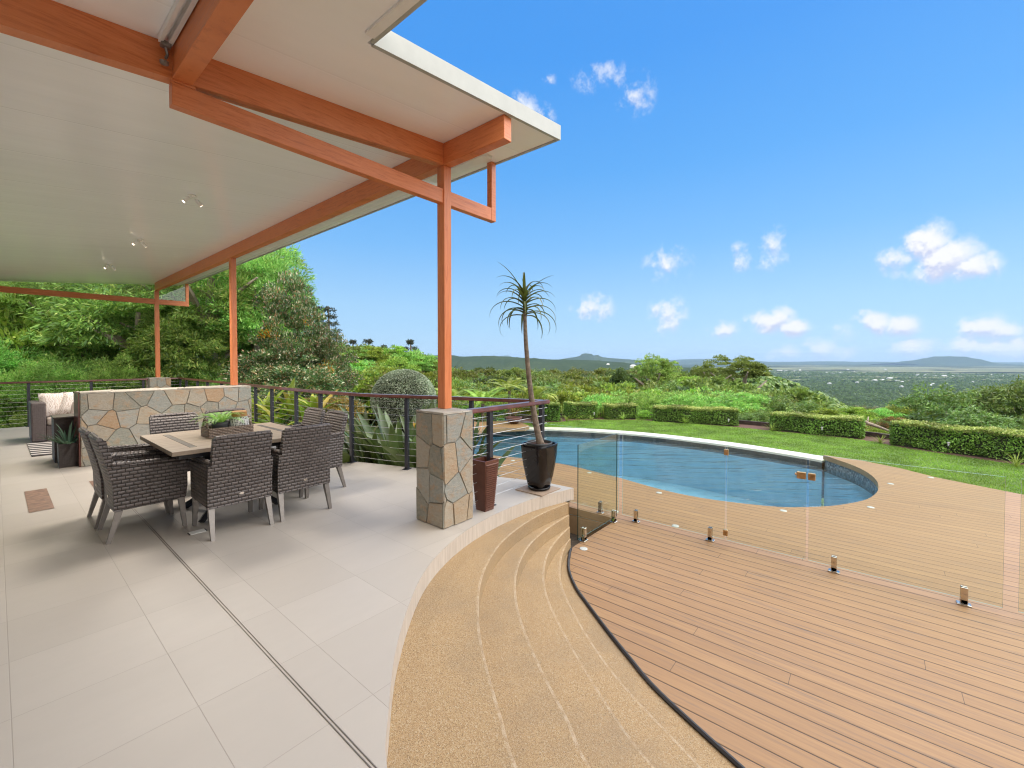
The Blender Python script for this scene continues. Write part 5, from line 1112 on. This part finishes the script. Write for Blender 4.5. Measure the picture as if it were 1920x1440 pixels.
p = at(1640, 812, -.9); t = thing('dead_branch', 'pale fallen dead branch lying in the gap between the two right hedges', 'branch', (p[0], p[1], -.86))
mb = MB(); v = RV*1.0
mb.tube([tuple(v*-.45+np.array([0, 0, .42])), tuple(v*-.25+np.array([0, 0, .30])), tuple(v*.05+np.array([0, 0, .2])), tuple(v*.45+np.array([0, 0, .05]))], [.04, .055, .05, .035], 8); mb.tube([tuple(v*-.25+np.array([0, 0, .3])), tuple(v*-.1+np.array([.1, .1, .5]))], [.03, .015], 6); mb.build('wood', 'bark_pale', t, smooth=True)
# grass
r = rng_(6); PLY = np.array(lawn_loop); lo, hi = PLY.min(0), PLY.max(0); lo[1] = max(lo[1], -4); Q = r.uniform(lo, hi, (150000, 2)); ins = np.zeros(len(Q), bool)
for i in range(len(PLY)):
    a, b = PLY[i], PLY[i-1]; c = ((a[1] > Q[:, 1]) != (b[1] > Q[:, 1])); ins ^= c & (Q[:, 0] < (b[0]-a[0])*(Q[:, 1]-a[1])/((b[1]-a[1]) or 1e-9)+a[0])
Q = Q[ins]; n = len(Q); me = leafmesh('grass', np.c_[Q, np.full(n, -.860)], unit(np.c_[r.normal(0, .5, (n, 2)), np.ones(n)]), np.c_[r.normal(0, 1, (n, 2)), np.zeros(n)], .04*r.uniform(.6, 1.3, n), .012, 'grass'); o = bpy.data.objects.new('grass', me); COL.objects.link(o); struct(o, 'stuff')

# ================================================================== POTS AND FURNITURE
def sqpot(name, label, x, y, prof, mat, n=32, ex=4.0, group=None):
    t = thing(name, label, 'pot', (x, y, 0), 0, group); return t
def superlathe(mb, prof, ex=4.0, n=40, m=0):
    vs = []; fs = []
    for (rad, z) in prof:
        for k in range(n):
            a = 2*PI*(k+.5)/n; c, s = math.cos(a), math.sin(a); q = (abs(c)**ex+abs(s)**ex)**(-1/ex); vs.append((rad*q*c, rad*q*s, z))
    for i in range(len(prof)-1):
        for k in range(n): fs.append((i*n+k, i*n+(k+1) % n, (i+1)*n+(k+1) % n, (i+1)*n+k))
    fs.append(tuple(range(n))[::-1]); mb.add(vs, fs, m)
PX, PY_ = 4.285, 3.145
t = thing('stone_slab', 'thin square sandstone tile under the black pot', 'tile', (PX-.01, PY_+.01, 0)); mb = MB(); mb.box((0, 0, .007), (.40, .40, .013), None, 0, .002); mb.build('slab', 'slab', t)
pt = thing('plant_pot', 'tall glossy black glazed pot at the top of the curved steps', 'pot', (PX, PY_, .014))
mb = MB(); superlathe(mb, [(.105, .035), (.118, .05), (.142, .16), (.165, .30), (.180, .42), (.187, .52), (.190, .555), (.186, .562), (.172, .560), (.168, .52), (.160, .45)], 4.5); smoothang(mb.build('body', 'glaze', pt), 50)
mb = MB(); mb.lathe([(0, .0), (.12, .0), (.137, .012), (.14, .034), (.132, .036), (.125, .02), (0, .018)], (0, 0, 0), 36); mb.build('saucer', 'glaze', pt, smooth=True)
mb = MB(); mb.lathe([(.140, .535), (.158, .537), (.162, .575), (.152, .580), (.146, .572), (.142, .53)], (0, 0, 0), 36); mb.build('inner_rim', 'pot_in', pt, smooth=True); mb = MB(); mb.lathe([(.142, .545), (.08, .556), (0, .56)], (0, 0, 0), 24); mb.build('soil', 'soil', pt)
dp = thing('dracaena', 'tall thin bare trunked plant with a drooping leaf head in the black pot', 'plant', (PX, PY_, .55))
D0 = 5.30; TP = [atd(1014, 838, D0), atd(1006, 800, D0), atd(998, 755, D0), atd(991, 700, D0), atd(986, 640, D0), atd(984, 590, D0), atd(983, 560, D0)]
o0 = np.array([PX, PY_, .55]); TP = [p-o0 for p in TP]; TP[0] = np.array([TP[0][0], TP[0][1], -.01])
mb = MB(); mb.tube([tuple(p) for p in catmull(TP, 4)], list(np.interp(np.linspace(0, 1, 25), [0, .08, .3, 1], [.058, .041, .035, .018])), 10); mb.build('trunk', 'trunk_drac', dp, smooth=True)
mb = MB(); r = random.Random(12); hd = TP[-1]
for k in range(36):
    a = k*2.399+r.uniform(-.2, .2); u = k/36; z = -.22+u*.27; el_ = -.1+1.0*u+r.uniform(-.1, .15); L = (.46+.16*r.random())*(1-.1*u)
    blade(mb, (hd[0]*1+.0, hd[1], hd[2]+z), a, el_+.25, L, .048, 2.9-.9*u+r.uniform(-.2, .3), 11, .3, lambda q: max(.03, (1-q)**.75*min(1, .6+q*3)))
az0 = math.atan2(-RV[1], -RV[0])
blade(mb, (hd[0], hd[1], hd[2]+.02), az0, 1.15, .56, .042, .75, 10, .3); blade(mb, (hd[0], hd[1], hd[2]), az0+PI, .95, .48, .036, .9, 10, .3); blade(mb, (hd[0], hd[1], hd[2]), az0+.4, 1.5, .26, .04, .2, 6, .3)
mb.build('leaves', 'lf_drac', dp, smooth=True)
vt = thing('floor_vase', 'tall tapered square brown ribbed vase beside the stone pier', 'vase', (3.345, 3.175, 0))
mb = MB(); B, Tp, H_ = .066, .107, .54; n = 46
def sq(h, z): return [(-h, -h, z), (h, -h, z), (h, h, z), (-h, h, z)]
mb.add(sq(B, 0)+sq(Tp, H_), [(0, 3, 2, 1), (0, 1, 5, 4), (1, 2, 6, 5), (2, 3, 7, 6), (3, 0, 4, 7)]); mb.add(sq(Tp, H_)+sq(Tp-.016, H_+.002), [(i, (i+1) % 4, 4+(i+1) % 4, 4+i) for i in range(4)]); mb.add(sq(Tp-.016, H_+.002)+sq(Tp-.035, H_-.3), [(i, (i+1) % 4, 4+(i+1) % 4, 4+i) for i in range(4)]+[(4, 5, 6, 7)])
mb.build('body', 'terra', vt); n = 22
for sgn in (0, 1):
    mb = MB(); rot = Matrix.Rotation(sgn*PI, 3, 'Z')
    pr = []
    for k in range(n):
        z0 = .02+k*(H_-.05)/n; dz = (H_-.05)/n
        for f_, o_ in ((0, .0005), (.2, .011), (.55, .011), (.8, .0005)): z = z0+f_*dz; h = B+(Tp-B)*z/H_; pr.append((h, h+o_, z))
    for i in range(len(pr)-1):
        (h, y, z), (h2, y2, z2) = pr[i], pr[i+1]; mb.add([tuple(rot @ Vector(q)) for q in ((-h*.9, -y, z), (h*.92, -y, z), (h2*.92, -y2, z2), (-h2*.9, -y2, z2))], [(0, 1, 2, 3)])
    mb.build('ribbed_face', 'terra', vt)
# table decorations
MT['lf_fern_dark'] = bpy.data.materials['feathery_leaf']
fp = thing('fern_pot', 'small charcoal pot with light green fern in the tray', 'potted plant', (1.545, 5.385, .803)); mb = MB(); mb.lathe([(0, 0), (.062, 0), (.078, .10), (.082, .135), (.074, .135), (.068, .11), (0, .11)], (0, 0, 0), 24); mb.build('pot', 'pot_grey', fp, smooth=True)
ft = fern('fern_fronds', 'x', 'x', 0, 0, 0, 22, .31, .85, 1.7, .05, 'lf_fern_dark', .11, None, 3); fo = kids(ft)
for c in fo:
    if c.name.startswith('fronds'): c.parent = fp
    else: bpy.data.objects.remove(c)
bpy.data.objects.remove(ft)
ve = thing('lantern_jar', 'white pierced ceramic jar with honey wood lid in the tray', 'jar', (1.72, 5.37, .803)); mb = MB(); mb.lathe([(0, 0), (.075, 0), (.095, .03), (.101, .09), (.094, .145), (.076, .175)], (0, 0, 0), 28); mb.build('body', 'pierced', ve, smooth=True); mb = MB(); mb.lathe([(.074, .176), (.074, .228), (.066, .235), (0, .235)], (0, 0, 0), 24); smoothang(mb.build('lid', 'wood_lid', ve))
# lounge corner
so_ = thing('wicker_sofa', 'plum brown wicker sofa with patterned cushions behind the stone wall', 'sofa', (1.32, 12.78, 0))
mb = MB(); mb.b2((-.90, -.42, .02), (-.70, .42, .77), 0, .02); mb.build('armrest', 'wicker_fine', so_); mb = MB(); mb.b2((.70, -.42, .02), (.90, .42, .77), 0, .02); mb.build('armrest', 'wicker_fine', so_)
mb = MB(); mb.b2((-.699, -.40, .02), (.699, .42, .31), 0, .01); mb.build('base', 'wicker_fine', so_); mb = MB(); mb.b2((-.699, .24, .312), (.699, .42, .72), 0, .01); mb.build('backrest', 'wicker_fine', so_)
for sx in (-1, 1): mb = MB(); mb.box((sx*.348, -.09, .39), (.69, .64, .15), None, 0, .04, 3); smoothang(mb.build('seat_cushion', 'cush_t', so_))
def pillow(name, lab, mat, loc, s, rot, sub=None):
    mb = MB(); n = 10; vs = []
    for side in (1, -1):
        for i in range(n+1):
            for j in range(n+1):
                u, v = -1+2*i/n, -1+2*j/n; k = (1-u**4)*(1-v**4); e = 1-.06*(1-abs(u))*abs(v)**3-.06*(1-abs(v))*abs(u)**3
                vs.append((u*s/2*e, v*s/2*e, side*.085*k**.6))
    N2 = (n+1)**2; fs = []
    for i in range(n):
        for j in range(n):
            a = i*(n+1)+j; fs.append((a, a+n+1, a+n+2, a+1)); fs.append((N2+a, N2+a+1, N2+a+n+2, N2+a+n+1))
    mb.add(vs, fs); o = mb.build(name, mat, smooth=True); o.location = loc; o.rotation_euler = rot; tag(o, lab, 'cushion', 'sofa cushions'); return o
pillow('cushion', 'pale leaf patterned cushion at the left arm of the wicker sofa', 'cush_leaf', (.79, 12.72, .70), .50, (math.radians(68), 0, .1))
pillow('cushion', 'second leaf patterned cushion leaning beside the left one', 'cush_leaf', (1.06, 12.64, .68), .48, (math.radians(66), .25, -.12))
pillow('cushion', 'plain taupe cushion lying in front of the patterned ones', 'cush_t', (1.16, 12.48, .58), .40, (math.radians(55), .1, -.1))
pillow('cushion', 'pale cushion half hidden behind the stone wall end', 'cush_leaf', (1.36, 12.78, .70), .46, (math.radians(70), 0, 0))
stb = thing('side_table', 'dark brown woven box side table beside the stone wall end', 'side table', (.80, 9.92, 0)); mb = MB(); mb.b2((-.235, -.235, 0.01), (.235, .235, .69), 0, .008); mb.build('body', 'wicker_dark', stb); mb = MB(); mb.b2((-.245, -.245, .691), (.245, .245, .715), 0, .005); mb.build('tabletop', 'table_dark', stb)
MT['wk_dark'] = MT['wicker_fine']
pl = thing('planter_box', 'square dark brown woven planter box against the stone wall end', 'planter', (.685, 9.30, 0)); h = .355
mb = MB(); a = .105; mb.add(sq(a, 0)+sq(a+.006, h)+sq(a-.012, h)+sq(a-.015, h-.05), [(0, 1, 5, 4), (1, 2, 6, 5), (2, 3, 7, 6), (3, 0, 4, 7)]+[(4+i, 4+(i+1) % 4, 8+(i+1) % 4, 8+i) for i in range(4)]+[(8+i, 8+(i+1) % 4, 12+(i+1) % 4, 12+i) for i in range(4)]+[(12, 13, 14, 15)]); mb.build('box', 'wicker_dark', pl)
mb = MB(); r = random.Random(5)
for k in range(20): blade(mb, (.03*math.cos(k*2.4), .03*math.sin(k*2.4), 0), k*2.399, r.uniform(.45, 1.45), r.uniform(.26, .42), .05, r.uniform(-.1, .7), 7, .35, lambda u: max(.02, (1-u)**.7*min(1, .7+u*1.4)))
plantobj('agave_plant', 'spiky blue green agave growing in the woven planter box', 'plant', .685, 9.30, .30, mb, 'lf_agave')
t = thing('rug', 'black and white zigzag rug on the tiles before the sofa', 'rug', (1.35, 11.5, 0)); mb = MB(); mb.box((0, 0, .008), (1.98, 1.75, .012), None, 0, .003); mb.build('pile', 'rug', t)
# bowl on the pool platform
t = thing('bowl_planter', 'dark bowl planter standing on the pool platform', 'planter', (12.0, 9.95, -.70)); mb = MB(); mb.lathe([(.0, 0), (.14, 0), (.26, .14), (.31, .24), (.28, .24), (.22, .18), (0, .17)], (0, 0, 0), 24); mb.build('bowl', 'terra', t, smooth=True)
mb = MB(); r = random.Random(2)
for k in range(30): blade(mb, (0, 0, .2), r.uniform(0, 6.3), r.uniform(.4, 1.4), r.uniform(.3, .5), .06, r.uniform(.3, 1.2), 6)
plantobj('bowl_plant', 'leafy plant growing in the dark bowl on the platform', 'plant', 12.0, 9.95, -.62, mb, 'lf_croton')

# ================================================================== AIR
bpy.ops.mesh.primitive_cube_add(size=1, location=(0, 0, 119.5)); hz = bpy.context.object; hz.name = 'haze'; hz.scale = (70000, 70000, 563); hz.location = (0, 0, 119.5); hz['kind'] = 'stuff'
m = bpy.data.materials.new('haze_air'); m.use_nodes = True; t = m.node_tree; t.nodes.clear(); ov = node(t, 'ShaderNodeOutputMaterial')
pv = node(t, 'ShaderNodeVolumePrincipled', {'Color': (.46, .66, .90, 1), 'Density': 3.4e-5, 'Anisotropy': .1}); t.links.new(pv.outputs[0], ov.inputs['Volume']); hz.data.materials.append(m)
